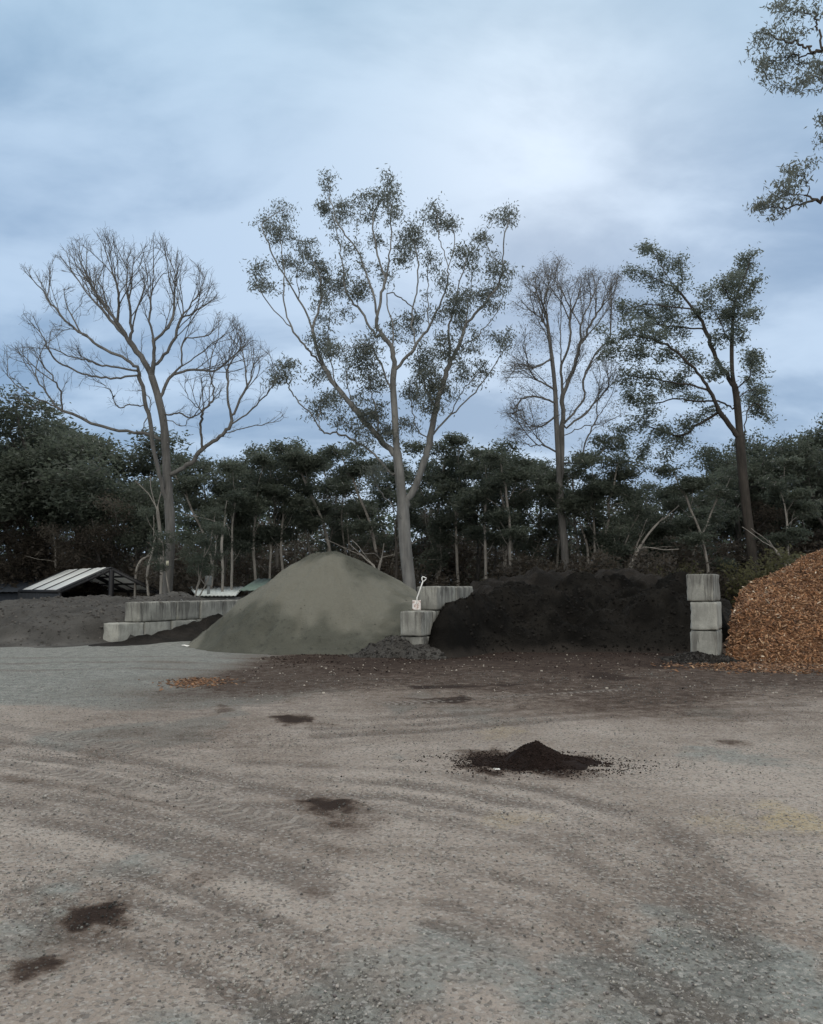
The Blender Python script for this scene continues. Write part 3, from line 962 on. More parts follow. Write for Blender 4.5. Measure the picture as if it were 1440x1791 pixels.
def chip_cols(n, warm=1.0):
    pal = np.array([[0.225, 0.115, 0.058], [0.165, 0.088, 0.050], [0.290, 0.165, 0.090], [0.095, 0.048, 0.028], [0.330, 0.215, 0.130], [0.060, 0.034, 0.022], [0.20, 0.13, 0.085]])
    w_ = np.array([.26, .2, .14, .16, .07, .09, .08])
    c = pal[rng.choice(len(pal), n, p=w_)] * rng.uniform(0.75, 1.25, (n, 1))
    pale = rng.random(n) < 0.012
    c[pale] = (0.52, 0.44, 0.34)
    return c


P = surface_pts(h_mulch, 6.4, 15.5, 16.4, 25.5, 85000, 0.0)
P[:, 2] += rng.uniform(-0.01, 0.03, len(P))
slivers('bark_chips', P, 0.04 + 0.14 * rng.random(len(P)) ** 2.5, 0.014 + 0.028 * rng.random(len(P)), chip_cols(len(P)) * 1.4, M['chips'], mulch, 0.55, org=mulch.location)

# chips and crumbs that spilled on the yard
def spill(name, u, v, ru, rv, n, ln, wd, colf, mat, label, soft=0.55):
    c = on_ground(u, v)
    rx = abs(on_ground(u + ru, v)[0] - c[0])
    ry = abs(on_ground(u, v - rv)[1] - on_ground(u, v + rv)[1]) / 2
    g = rng.normal(0, soft, (n, 2))
    X, Y = c[0] + g[:, 0] * rx, c[1] + g[:, 1] * ry
    Pq = np.stack([X, Y, ground_z(X, Y) + wd * 0.25], -1)
    o = slivers(name, Pq, ln, wd, colf(n), mat, None, 0.3)
    tag(o, label, kind='stuff')
    return o


spill('spilled_bark', 343, 1193, 46, 7, 520, 0.055, 0.024, chip_cols, M['chips'], 'thin patch of orange bark chips spilled before the sand pile')
spill('bark_litter', 1350, 1166, 130, 9, 1500, 0.08, 0.03, chip_cols, M['chips'], 'stray orange bark chips along the foot of the mulch pile')


def dark_cols(n):
    return np.array([[0.020, 0.014, 0.012]]) * rng.uniform(0.5, 2.0, (n, 1))


def pale_cols(n):
    c = np.array([[0.30, 0.27, 0.23]]) * rng.uniform(0.5, 1.6, (n, 1))
    return c


# small heap of soil in the foreground
HC = on_ground(932, 1334)


def h_small(X, Y):
    h = cone(X, Y, HC[0] + 0.02, HC[1], 0.185, (0.34, 0.32, 0.32, 0.30), 0.22, 81, 0.0, 0.3)
    h2 = cone(X, Y, HC[0] + 0.22, HC[1] - 0.03, 0.06, (0.38, 0.26, 0.34, 0.26), 0.4, 82, 0.0, 0.3)
    h3 = cone(X, Y, HC[0] - 0.20, HC[1] - 0.03, 0.035, (0.3, 0.28, 0.4, 0.26), 0.4, 83, 0.0, 0.3)
    hh = np.logaddexp(np.logaddexp(h * 60, h2 * 60), h3 * 60) / 60
    hh = hh + (fbm(X * 6, Y * 8, 4, 84) - .5) * 0.075
    return hh + (fbm(X * 30, Y * 30, 3, 85) - .5) * 0.018


def heap_small():
    step = 0.0125
    xs = np.arange(HC[0] - 0.9, HC[0] + 0.9, step)
    ys = np.arange(HC[1] - 0.6, HC[1] + 0.6, step)
    X, Y = np.meshgrid(xs, ys)
    H = h_small(X, Y)
    Z = ground_z(X, Y) + np.maximum(H, -0.03)
    ny, nx = X.shape
    idx = np.arange(ny * nx).reshape(ny, nx)
    Fq = np.stack([idx[:-1, :-1], idx[:-1, 1:], idx[1:, 1:], idx[1:, :-1]], -1).reshape(-1, 4)
    Fq = Fq[(H.reshape(-1)[Fq] > -0.028).any(1)]
    V = np.stack([X, Y, Z], -1).reshape(-1, 3) - np.array([HC[0], HC[1], 0])
    me = mesh_np('soil_heap', V, [Fq], M['soil_brown'], smooth=True)
    o = link('soil_heap', me, None, loc=(HC[0], HC[1], 0))
    tag(o, 'small dark brown heap of soil alone in the open yard', 'soil heap')
    n = 9500
    X = HC[0] + 0.04 + rng.normal(0, 0.34, n) * (1 + 0.5 * rng.random(n))
    Y = HC[1] - 0.02 + rng.normal(0, 0.17, n) * (1 + 0.6 * rng.random(n))
    kk = (fbm(X * 4, Y * 9, 3, 86) > 0.42)
    X, Y = X[kk], Y[kk]
    n = len(X)
    s = 0.003 + 0.009 * rng.random(n) ** 3
    Z = ground_z(X, Y) + np.maximum(h_small(X, Y), 0) + s * 0.3
    Pq = np.stack([X - HC[0], Y - HC[1], Z], -1)
    r = rocks('crumb', Pq, s, 0.8, dark_cols(n), M['crumbs'], o)
    r['kind'] = 'stuff'


heap_small()

# clods on the big dark heaps
P = surface_pts(h_comp, -0.3, 9.5, 20.2, 25.0, 9000, 0.03)
sz = 0.012 + 0.05 * rng.random(len(P)) ** 4
cp = bpy.data.objects['compost_pile']
o = rocks('clod', P - np.array(cp.location), sz, 0.8, np.array([[0.013, 0.012, 0.011]]) * rng.uniform(0.6, 1.9, (len(P), 1)), M['crumbs'], cp)
o['kind'] = 'stuff'
P = surface_pts(h_soil, -16, -4.5, 22, 29.5, 6000, 0.02)
sz = 0.012 + 0.06 * rng.random(len(P)) ** 4
cp = bpy.data.objects['soil_pile']
o = rocks('clod', P - np.array(cp.location), sz, 0.8, np.array([[0.075, 0.070, 0.065]]) * rng.uniform(0.5, 1.7, (len(P), 1)), M['crumbs'], cp)
o['kind'] = 'stuff'
# crumbs of compost thrown over the yard in front of it
n = 9000
X = rng.uniform(-3.5, 7.5, n)
Y = 20.8 - np.abs(rng.normal(0, 2.0, n))
k = fbm(X * .9, Y * 1.4, 4, 88) > 0.48
X, Y = X[k], Y[k]
sz = 0.008 + 0.024 * rng.random(len(X)) ** 3
o = rocks('compost_crumbs', np.stack([X, Y, ground_z(X, Y) + sz * .2], -1), sz, 0.6, np.array([[0.030, 0.022, 0.019]]) * rng.uniform(0.5, 2.5, (len(X), 1)), M['crumbs'])
tag(o, 'dark compost crumbs strewn in front of the black pile', kind='stuff')
n = 600
X = rng.uniform(-3.5, 9, n)
Y = rng.uniform(12, 20.5, n)
sz = 0.01 + 0.02 * rng.random(n) ** 3
o = rocks('pale_stones', np.stack([X, Y, ground_z(X, Y) + sz * .2], -1), sz, 0.6, pale_cols(n), M['stones'])
tag(o, 'pale stones dotted over the brown ground', kind='stuff')


# ------------------------------------------------------------------ concrete blocks
def block_mesh(L, Wd, H, seed):
    bm = bmesh.new()
    bmesh.ops.create_cube(bm, size=1.0)
    for v in bm.verts:
        v.co.x *= Wd
        v.co.y *= L
        v.co.z = (v.co.z + 0.5) * H
    bmesh.ops.bevel(bm, geom=list(bm.edges), offset=0.04, segments=2, affect='EDGES', profile=0.6)
    bmesh.ops.subdivide_edges(bm, edges=[e for e in bm.edges if e.calc_length() > 0.3], cuts=5, use_grid_fill=True)
    r = random.Random(seed)
    ph = [r.uniform(0, 10) for _ in range(6)]
    for v in bm.verts:
        x, y, z = v.co
        d = 0.003 * sin(x * 9 + ph[0] + z * 5) + 0.003 * sin(y * 7 + ph[1] + z * 8) + 0.002 * sin(z * 17 + ph[2] + x * 11)
        n = v.normal
        v.co += n * (d + r.uniform(-0.003, 0.003))
        ed = (abs(x) > Wd * 0.44) + (abs(y) > L * 0.46) + (z < 0.06 * 1 or z > H - 0.06)
        if ed >= 2 and r.random() < 0.30:
            v.co -= n * r.uniform(0.004, 0.022)
    me = bpy.data.meshes.new('concrete_block')
    bm.to_mesh(me)
    bm.free()
    for p in me.polygons:
        p.use_smooth = True
    me.materials.append(M['concrete'])
    return me


def loop_mesh():
    """steel lifting loop cast in the top of a block"""
    bm = bmesh.new()
    n, k = 12, 6
    rings = []
    for i in range(n + 1):
        a = pi * i / n
        cx_, cz_ = 0.055 * cos(a), 0.05 * sin(a)
        ring = []
        for j in range(k):
            q = 2 * pi * j / k
            rr = 0.008
            ring.append(bm.verts.new((cx_ + rr * cos(q) * cos(a), rr * sin(q), cz_ + rr * cos(q) * sin(a))))
        rings.append(ring)
    for a, c in zip(rings[:-1], rings[1:]):
        for j in range(k):
            bm.faces.new((a[j], a[(j + 1) % k], c[(j + 1) % k], c[j]))
    me = bpy.data.meshes.new('lifting_loop')
    bm.to_mesh(me)
    bm.free()
    me.materials.append(M['galv'])
    return me


LOOP = loop_mesh()
BLK_ROT = -radians(26.5)


def block(corner, s0, L, z0, H, Wd, label, group, seed, top=False, dr=0.0, side=0.0, mt='concrete'):
    """corner: front left corner of the wall line; s0: metres along the wall"""
    nrm = np.array([WALL_DIR[1], -WALL_DIR[0]])
    c = corner + WALL_DIR * (s0 + L / 2) + nrm * (Wd / 2 + side)
    me = block_mesh(L - 0.035, Wd, H - 0.010, seed)
    me.materials[0] = M[mt]
    o = link('concrete_block', me, None, loc=(c[0], c[1], z0))
    o.rotation_euler = (0, 0, BLK_ROT + dr)
    tag(o, label, 'concrete block', group)
    if top:
        l = link('lifting_loop', LOOP, o, loc=(0, 0, H - 0.012))
    return o


g = 'concrete blocks of the left wall'
LB = [
    (0.00, 1.05, -0.04, 'front end block of the left wall, lying bare one step out from the upper row'),
    (1.05, 1.15, -0.04, 'bottom-row block of the left wall, second from its near end'),
    (2.20, 1.15, -0.04, 'bottom-row block of the left wall, third from its near end'),
    (3.35, 1.15, -0.04, 'bottom-row block of the left wall half sunk in the dark ridge'),
]
UB = [
    (0.80, 1.60, 'nearest upper block of the left wall, heavily streaked with black run-off'),
    (2.40, 1.10, 'second upper block of the left wall, streaked and pale along its foot'),
    (3.50, 1.15, 'plain grey third block in the upper row of the left wall'),
    (4.65, 1.15, 'fourth upper block of the left wall where the soil ridge climbs'),
    (5.80, 1.15, 'farthest upper block of the left wall beside the sand pile'),
]
for i, (s, L, z, lb) in enumerate(LB):
    block(LEFTW, s, L, z, 0.62, 0.60, lb, g, 100 + i, mt='concrete_clean', dr=random.uniform(-.012, .012), side=random.uniform(-.015, .015))
for i, (s, L, lb) in enumerate(UB):
    block(LEFTW, s, L, 0.583, 0.60, 0.60, lb, g, 120 + i, mt=('concrete_black' if i < 2 else 'concrete'), top=(i in (1, 3)), dr=random.uniform(-.01, .01), side=random.uniform(-.02, .02))

g = 'concrete blocks of the shovel wall'
MB_ = [
    (0.05, 1.2, -0.12, 0.585, 'half buried dark block under the one that carries the shovel'),
    (1.25, 1.2, -0.12, 0.585, 'bottom block of the shovel wall banked with black compost'),
    (0.00, 1.2, 0.47, 0.585, 'mossy front block with a pale top edge that carries the shovel'),
    (1.22, 1.2, 0.47, 0.585, 'middle-row block between the shovel block and the compost'),
    (0.85, 1.2, 1.06, 0.585, 'top-row block right behind the shovel'),
    (2.07, 1.2, 1.06, 0.585, 'second top-row block right of the shovel, striped by run-off'),
]
for i, (s, L, z, H, lb) in enumerate(MB_):
    block(MIDW, s, L, z, H, 0.56, lb, g, 140 + i, mt=('concrete_black' if i in (0, 4, 5) else 'concrete'), dr=random.uniform(-.015, .015), side=random.uniform(-.015, .015))
g = 'concrete blocks of the right column'
for i, (z, H, lb) in enumerate([(0.02, 0.64, 'bottom block of the three-block column beside the mulch, stained at its foot'),
                                (0.665, 0.63, 'cleanest middle block of the three-block column beside the mulch'),
                                (1.30, 0.62, 'blackened top block of the three-block column beside the mulch')]):
    block(RIGHTW, 0.0, 1.2, z, H, 0.57, lb, g, 160 + i, mt=['concrete', 'concrete_clean', 'concrete_black'][i], dr=[0.01, 0.02, -0.02][i], side=[0.0, 0.01, -0.03][i], top=False)


def h_colfoot(X, Y):
    h = cone(X, Y, RIGHTW[0] + 0.25, RIGHTW[1] - 0.1, 0.20, (0.7, 0.9, 0.7, 0.45), 0.3, 91, 0.03, 0.3)
    return h + (fbm(X * 4, Y * 4, 5, 92) - .5) * 0.22


heap('dirt_heap', RIGHTW[0] - 1.0, RIGHTW[0] + 1.5, RIGHTW[1] - 0.9, RIGHTW[1] + 0.9, 0.035, h_colfoot, M['compost_old'],
     label='low brown dirt heap at the foot of the three-block column', cat='soil heap')


def h_midfoot(X, Y):
    h = cone(X, Y, MIDW[0] + 0.05, MIDW[1] + 0.15, 0.48, (1.0, 1.0, 1.15, 0.55), 0.25, 95, 0.04, 0.3)
    h2 = cone(X, Y, MIDW[0] + 0.55, MIDW[1] - 0.15, 0.30, (0.6, 0.6, 0.5, 0.5), 0.4, 96, 0.04, 0.3)
    return np.maximum(h, h2) + (fbm(X * 3, Y * 3, 5, 97) - .5) * 0.36


heap('dirt_heap', MIDW[0] - 1.5, MIDW[0] + 1.8, MIDW[1] - 1.0, MIDW[1] + 1.4, 0.035, h_midfoot, M['soil_grey'],
     label='dark dirt heap banked round the foot of the shovel wall', cat='soil heap')


for ob, hf, cc_, n in [(bpy.data.objects['dirt_heap'], h_colfoot, 0.034, 2500), (bpy.data.objects['dirt_heap.001'], h_midfoot, 0.05, 3500)]:
    lo = [min(v.co[k] for v in ob.data.vertices) + ob.location[k] for k in (0, 1)]
    hi = [max(v.co[k] for v in ob.data.vertices) + ob.location[k] for k in (0, 1)]
    P = surface_pts(hf, lo[0], hi[0], lo[1], hi[1], n, -0.08)
    sz = 0.012 + 0.045 * rng.random(len(P)) ** 3
    P[:, 2] = np.maximum(P[:, 2], terrain(P[:, 0], P[:, 1]) + 0.005)
    o = rocks('clod', P - np.array(ob.location), sz, 0.8, np.array([[cc_, cc_ * .94, cc_ * .88]]) * rng.uniform(0.5, 1.9, (len(P), 1)), M['crumbs'], ob)
    o['kind'] = 'stuff'
P = surface_pts(h_sand, -7, 0.6, 20, 25.5, 2600, 0.0)
P = P[rng.random(len(P)) < np.clip(1.1 - P[:, 2] * 0.9, 0.05, 1)]
sz = 0.008 + 0.022 * rng.random(len(P)) ** 3
P[:, 2] += 0.0
o = rocks('lump', P - np.array(sand.location), sz, 0.7, np.array([[0.112, 0.110, 0.096]]) * rng.uniform(0.8, 1.25, (len(P), 1)), M['crumbs'], sand)
o['kind'] = 'stuff'


# ------------------------------------------------------------------ shovel
def tube_pts(pts, rad, k=10):
    pts = [np.array(p, float) for p in pts]
    V, Fq = [], []
    for i, p in enumerate(pts):
        t = pts[min(i + 1, len(pts) - 1)] - pts[max(i - 1, 0)]
        t = t / (np.linalg.norm(t) + 1e-9)
        ref = np.array([0, 0, 1.0]) if abs(t[2]) < 0.9 else np.array([1.0, 0, 0])
        a = np.cross(t, ref)
        a /= np.linalg.norm(a)
        b_ = np.cross(t, a)
        r = rad[i] if hasattr(rad, '__len__') else rad
        for j in range(k):
            q = 2 * pi * j / k
            V.append(p + r * (a * cos(q) + b_ * sin(q)))
    for i in range(len(pts) - 1):
        for j in range(k):
            Fq.append((i * k + j, i * k + (j + 1) % k, (i + 1) * k + (j + 1) % k, (i + 1) * k + j))
    n = len(V)
    V.append(pts[0])
    V.append(pts[-1])
    T = []
    for j in range(k):
        T.append((n, (j + 1) % k, j))
        T.append((n + 1, (len(pts) - 1) * k + j, (len(pts) - 1) * k + (j + 1) % k))
    return np.array(V), np.array(Fq), np.array(T)


def tube_obj(name, pts, rad, mat, parent=None, k=10):
    V, Q, T = tube_pts(pts, rad, k)
    me = mesh_np(name, V, [Q, T], mat, smooth=True)
    return link(name, me, parent)


def shovel():
    base = at(729, 1068, 20.15)
    base[2] = 1.058
    root = empty('shovel', base)
    # local x = width, leaning back against the upper block
    wd, hgt = 0.215, 0.235
    nu, nv = 9, 9
    V = []
    for j in range(nv):
        v = j / (nv - 1)
        for i in range(nu):
            u = i / (nu - 1) * 2 - 1
            x = u * wd / 2 * (1.0 - 0.04 * v)
            y = 0.02 - 0.035 * (1 - u * u) + 0.05 * v
            z = v * hgt + (0.010 * (u * u) if j == nv - 1 else 0)
            V.append((x, y + 0.0, z))
    n = len(V)
    V2 = [(x, y + 0.006, z) for x, y, z in V]
    Fq = []
    for j in range(nv - 1):
        for i in range(nu - 1):
            a = j * nu + i
            Fq.append((a, a + 1, a + nu + 1, a + nu))
            Fq.append((n + a, n + a + nu, n + a + nu + 1, n + a + 1))
    rim = [i for i in range(nu)] + [j * nu + nu - 1 for j in range(1, nv)] + [(nv - 1) * nu + i for i in range(nu - 2, -1, -1)] + [j * nu for j in range(nv - 2, 0, -1)]
    for a, c in zip(rim, rim[1:] + rim[:1]):
        Fq.append((a, a + n, c + n, c))
    me = mesh_np('blade', np.array(V + V2), [np.array(Fq)], M['blade'], smooth=True)
    link('blade', me, root)
    lean = 0.23
    p0 = (0.0, 0.03, 0.14)
    p1 = (0.012, 0.06, 0.30)
    top = (0.155, 0.13, 0.70)
    mid = tuple(p1[i] + (top[i] - p1[i]) * 0.5 for i in range(3))
    tube_obj('shaft', [p0, p1, mid, top], [0.020, 0.017, 0.016, 0.017], M['shovel_white'], root)
    d = np.array(top) - np.array(p1)
    d /= np.linalg.norm(d)
    sx = np.cross(d, [0, 1, 0])
    sx /= np.linalg.norm(sx)
    T0 = np.array(top)
    pts = [T0, T0 + d * 0.03 + sx * 0.035, T0 + d * 0.085 + sx * 0.055, T0 + d * 0.105 + sx * 0.05, T0 + d * 0.108,
           T0 + d * 0.105 - sx * 0.05, T0 + d * 0.085 - sx * 0.055, T0 + d * 0.03 - sx * 0.035, T0]
    tube_obj('grip', pts, 0.0125, M['shovel_grip'], root)
    tag(root, 'short white shovel with soiled blade leaning on the concrete block wall', 'shovel')


shovel()


# ------------------------------------------------------------------ scraps
def scrap(u, v, w_, label, Y=None, z=None):
    p = on_ground(u, v) if Y is None else at(u, v, Y)
    if z is not None:
        p[2] = z
    n = 6
    V = []
    for j in range(n):
        for i in range(n):
            x, y = (i / (n - 1) - .5) * w_, (j / (n - 1) - .5) * w_ * 0.55
            V.append((x + random.uniform(-.01, .01), y + random.uniform(-.01, .01), 0.02 + 0.05 * w_ * 2 * random.random() + 0.05 * w_ * sin(i * 2.1)))
    idx = np.arange(n * n).reshape(n, n)
    Fq = np.stack([idx[:-1, :-1], idx[:-1, 1:], idx[1:, 1:], idx[1:, :-1]], -1).reshape(-1, 4)
    me = mesh_np('scrap', np.array(V), [Fq], M['scrap'])
    o = link('plastic_scrap', me, None, loc=p)
    mo = o.modifiers.new('thickness', 'SOLIDIFY')
    mo.thickness = 0.004
    if Y is None:
        o.location.z = gz(p[0], p[1]) + 0.01
    tag(o, label, 'litter')


scrap(331, 1131, 0.36, 'crumpled white scrap lying at the left foot of the sand pile')
scrap(868, 1351, 0.05, 'small white scrap at the front edge of the little brown heap')


# ------------------------------------------------------------------ sheds
def boxm(name, lo, hi, mat, parent=None):
    lo, hi = np.array(lo, float), np.array(hi, float)
    V = (CUBE_V / 0.62 + 1) / 2 * (hi - lo) + lo
    return link(name, mesh_np(name, V, [CUBE_F], mat), parent)


def slab(name, quad, th, mat, parent=None, ribs=0):
    """thick sheet through four corners (a,b,c,d); ribs run a->d"""
    q = [np.array(p, float) for p in quad]
    nrm = np.cross(q[1] - q[0], q[3] - q[0])
    nrm /= np.linalg.norm(nrm)
    if nrm[2] < 0:
        nrm = -nrm
    n = max(2, ribs * 4 + 1) if ribs else 2
    V = []
    for s_ in (0, 1):
        for r in (0, 1):
            for i in range(n):
                t = i / (n - 1)
                p = (q[0] * (1 - t) + q[1] * t) if r == 0 else (q[3] * (1 - t) + q[2] * t)
                off = 0.02 * (1 if (i % 4) in (1, 2) else 0) if ribs else 0
                V.append(p + nrm * (off + (0 if s_ == 0 else th)))
    Fq = []
    for i in range(n - 1):
        a, b_, c, d = i, i + 1, n + i + 1, n + i
        Fq.append((a, d, c, b_))
        Fq.append((2 * n + a, 2 * n + b_, 2 * n + c, 2 * n + d))
        Fq.append((a, b_, 2 * n + b_, 2 * n + a))
        Fq.append((d, 2 * n + d, 2 * n + c, c))
    Fq.append((0, 2 * n, 3 * n, n))
    Fq.append((n - 1, 2 * n - 1, 4 * n - 1, 3 * n - 1))
    return link(name, mesh_np(name, np.array(V), [np.array(Fq)], mat), parent)


def open_shed():
    Y0 = 41.0
    apex = at(196, 993, Y0)
    root = empty('open_shed', (apex[0], Y0, gz(apex[0], Y0)))
    O = np.array(root.location)
    eL, eR = at(106, 1033, Y0), at(276, 1033, Y0)
    back = np.array([0, 0, 0]) + (at(112, 999, Y0 + 6.5) - apex)
    back[2] = 0.0
    A, L, R = apex - O, eL - O, eR - O
    # roof sheets alternate dark and translucent along the length
    strips = [(0.00, 0.10, 0), (0.10, 0.33, 1), (0.33, 0.38, 0), (0.38, 0.62, 1), (0.62, 0.67, 0), (0.67, 0.93, 1), (0.93, 1.0, 0)]
    for (a, b_, wht) in strips:
        for E in (L, R):
            q = [A + back * a, A + back * b_, E + back * b_, E + back * a]
            slab('skylight' if wht else 'roof', q, 0.03, M['skylight'] if wht else M['roof_dark'], root, ribs=2)
    # frames
    for f in (0.0, 0.5, 1.0):
        for E in (L, R):
            tube_obj('rafter', [A + back * f - [0, 0, 0.09], E + back * f - [0, 0, 0.09]], 0.07, M['steel_dark'], root, 4)
            tube_obj('post', [E + back * f - [0, 0, 0.09], np.array([*(E + back * f)[:2], -0.2])], 0.08, M['steel_dark'], root, 4)
    tube_obj('post', [A - [0, 0, 0.09], np.array([A[0], A[1], 0.0])], 0.14, M['steel_dark'], root, 4)
    for t in (0.33, 0.66):
        for E in (L, R):
            p = A * (1 - t) + E * t - np.array([0, 0, 0.06])
            tube_obj('purlin', [p, p + back], 0.05, M['steel_dark'], root, 4)
    for E in (L, R):
        tube_obj('gutter', [E - [0, 0, 0.04], E + back - [0, 0, 0.04]], 0.09, M['steel_dark'], root, 6)
    slab('wall', [L + back * 0.02 - [0, 0, 0.15], L + back - [0, 0, 0.15], np.array([*(L + back)[:2], 0.0]), np.array([*(L + back * 0.02)[:2], 0.0])], 0.04, M['roof_dark'], root, ribs=10)
    slab('wall', [L + back - [0, 0, 0.1], R + back - [0, 0, 0.1], np.array([*(R + back)[:2], 0.0]), np.array([*(L + back)[:2], 0.0])], 0.04, M['roof_dark'], root, ribs=10)
    tag(root, 'open gabled shed with dark roof and long white skylight strips at far left', 'shed')


open_shed()


def navy_shed():
    Y0 = 48.0
    p = at(-60, 1033, Y0)
    root = empty('navy_shed', (p[0], Y0, gz(p[0], Y0)))
    O = np.array(root.location)
    a, b_ = at(-160, 1036, Y0) - O, at(84, 1036, Y0) - O
    c, d = at(80, 999, Y0 + 6) - O, at(-160, 999, Y0 + 6) - O
    slab('roof', [a, b_, c, d], 0.05, M['roof_navy'], root, ribs=24)
    slab('wall', [a + [0, .3, -.06], b_ + [0, .3, -.06], np.array([b_[0], b_[1] + .3, 0]), np.array([a[0], a[1] + .3, 0])], 0.05, M['roof_navy'], root, ribs=24)
    slab('wall', [b_ + [-.2, .3, -.06], c + [-.2, 0, -.2], np.array([c[0] - .2, c[1], 0]), np.array([b_[0] - .2, b_[1] + .3, 0])], 0.05, M['roof_navy'], root, ribs=8)
    tag(root, 'plain navy blue metal shed behind the open gabled one at far left', 'shed')


navy_shed()


def white_shed():
    Y0 = 37.0
    p = at(385, 1040, Y0)
    root = empty('white_roofed_shed', (p[0], Y0, gz(p[0], Y0)))
    O = np.array(root.location)
    a, b_ = at(345, 1043, Y0) - O, at(412, 1043, Y0) - O
    c, d = at(428, 1028, Y0 + 6) - O, at(330, 1029, Y0 + 6) - O
    c[2] = max(c[2], a[2] + 0.25)
    d[2] = c[2]
    slab('roof', [a, b_, c, d], 0.05, M['roof_white'], root, ribs=10)
    z1 = a[2] - 0.06
    boxm('wall', (a[0] + .1, a[1] + .2, 0), (b_[0] - .1, c[1] - .2, z1), M['wall_grey'], root)
    f = at(365, 1036, Y0 + 0.6) - O
    t = at(365, 1024, Y0 + 0.6) - O
    u_ = at(365, 1007, Y0 + 0.6) - O
    v = tube_obj('flue', [f - [0, 0, .1], t], 0.07, M['galv'], root, 12)
    tube_obj('cowl', [t, t + (u_ - t) * 0.55, t + (u_ - t) * 0.6, u_], [0.135, 0.135, 0.15, 0.15], M['galv'], v, 14)
    tag(root, 'low white-roofed shed with a grey flue behind the left wall', 'shed')
    r2 = empty('green_roofed_shed', (at(450, 1030, 39)[0], 39, gz(-7, 39)))
    O = np.array(r2.location)
    a, b_ = at(418, 1034, 38.5) - O, at(520, 1034, 38.5) - O
    c, d = at(540, 1014, 42) - O, at(450, 1014, 42) - O
    slab('roof', [a, b_, c, d], 0.05, M['roof_green'], r2, ribs=10)
    boxm('wall', (a[0] + .4, a[1] + .2, 0), (b_[0] - .1, c[1] - .2, a[2] - .03), M['wall_grey'], r2)
    tag(r2, 'green-edged sloping shed roof just showing left of the sand pile', 'shed')


white_shed()


# ------------------------------------------------------------------ trees
class Skel:
    def __init__(s):
        s.P = []
        s.par = []
        s.px = []

    def add(s, p, par, px=None):
        s.P.append(np.asarray(p, float))
        s.par.append(par)
        s.px.append(px)
        return len(s.P) - 1


def catmull(pts, n=6):
    pts = [np.asarray(p, float) for p in pts]
    q = [2 * pts[0] - pts[1]] + pts + [2 * pts[-1] - pts[-2]]
    out = [pts[0]]
    for i in range(1, len(q) - 2):
        for k in range(1, n + 1):
            t = k / n
            a, b_, c, d = q[i - 1], q[i], q[i + 1], q[i + 2]
            out.append(0.5 * ((2 * b_) + (-a + c) * t + (2 * a - 5 * b_ + 4 * c - d) * t * t + (-a + 3 * b_ - 3 * c + d) * t ** 3))
    return out


def colonize(P, par, A, D, kill, iters, R, up=0.0, jit=0.12, back=0.0, influence=99.0, maxkids=3):
    """space colonisation from an existing skeleton toward attractors A"""
    P = np.array(P)
    par = list(par)
    kids = np.zeros(len(P) + 200000, int)
    for q in par:
        if q >= 0:
            kids[q] += 1
    A = np.array(A)
    N = len(P)
    near = np.zeros(len(A), int)
    dist = np.full(len(A), 1e9)
    for s in range(0, N, 400):
        d = np.linalg.norm(A[:, None] - P[None, s:s + 400], axis=2)
        j = d.argmin(1)
        dm = d[np.arange(len(A)), j]
        k = dm < dist
        dist[k] = dm[k]
        near[k] = j[k] + s
    alive = np.ones(len(A), bool)
    plist = [P]
    Pall = np.zeros((N + 60000, 3))
    Pall[:N] = P
    dirs = {}
    for it in range(iters):
        alive &= dist > kill
        act = alive & (dist < influence)
        if not act.any():
            break
        ids = near[act]
        v = A[act] - Pall[ids]
        v /= np.linalg.norm(v, axis=1)[:, None] + 1e-9
        un, inv = np.unique(ids, return_inverse=True)
        sm = np.zeros((len(un), 3))
        np.add.at(sm, inv, v)
        cnt = np.bincount(inv)
        ok = kids[un] < maxkids
        un2, sm = un[ok], sm[ok]
        if not len(un2):
            break
        sm /= np.linalg.norm(sm, axis=1)[:, None] + 1e-9
        # momentum
        pr = np.array([par[i] if par[i] >= 0 else i for i in un2])
        mo = Pall[un2] - Pall[pr]
        ml = np.linalg.norm(mo, axis=1)[:, None] + 1e-9
        sm = sm + back * mo / ml + R.normal(0, jit, sm.shape)
        sm[:, 2] += up
        sm /= np.linalg.norm(sm, axis=1)[:, None] + 1e-9
        new = Pall[un2] + D * sm
        n0 = N
        Pall[N:N + len(new)] = new
        for i in un2:
            par.append(int(i))
            kids[i] += 1
        N += len(new)
        if N > len(Pall) - 3000:
            break
        ai = np.where(alive)[0]
        for s in range(0, len(new), 400):
            d = np.linalg.norm(A[ai][:, None] - new[None, s:s + 400], axis=2)
            j = d.argmin(1)
            dm = d[np.arange(len(ai)), j]
            k = dm < dist[ai]
            dist[ai[k]] = dm[k]
            near[ai[k]] = j[k] + s + n0
    return Pall[:N], par


def add_twigs(P, par, R, tips_w, n_per, ln, D, spread=0.6, up=0.1, maxtip=3):
    """short side twigs on the thin ends"""
    P = list(P)
    par = list(par)
    N0 = len(P)
    for i in range(N0):
        if tips_w[i] > maxtip or par[i] < 0:
            continue
        d0 = P[i] - P[par[i]]
        d0 = d0 / (np.linalg.norm(d0) + 1e-9)
        for k in range(R.poisson(n_per)):
            d = d0 + R.normal(0, spread, 3)
            d[2] += up
            d /= np.linalg.norm(d)
            q = i
            m = R.integers(1, 4)
            for s in range(m):
                P.append(P[q] + d * ln / m * R.uniform(0.6, 1.3))
                par.append(q)
                q = len(P) - 1
                d = d + R.normal(0, 0.25, 3)
                d /= np.linalg.norm(d)
    return np.array(P), par


def tip_weights(par):
    n = len(par)
    kids = np.zeros(n, int)
    for q in par:
        if q >= 0:
            kids[q] += 1
    w_ = (kids == 0).astype(float)
    for i in range(n - 1, -1, -1):
        if par[i] >= 0:
            w_[par[i]] += w_[i]
    return w_


def order(P, par):
    """children after parents already holds for every builder here"""
    return P, par


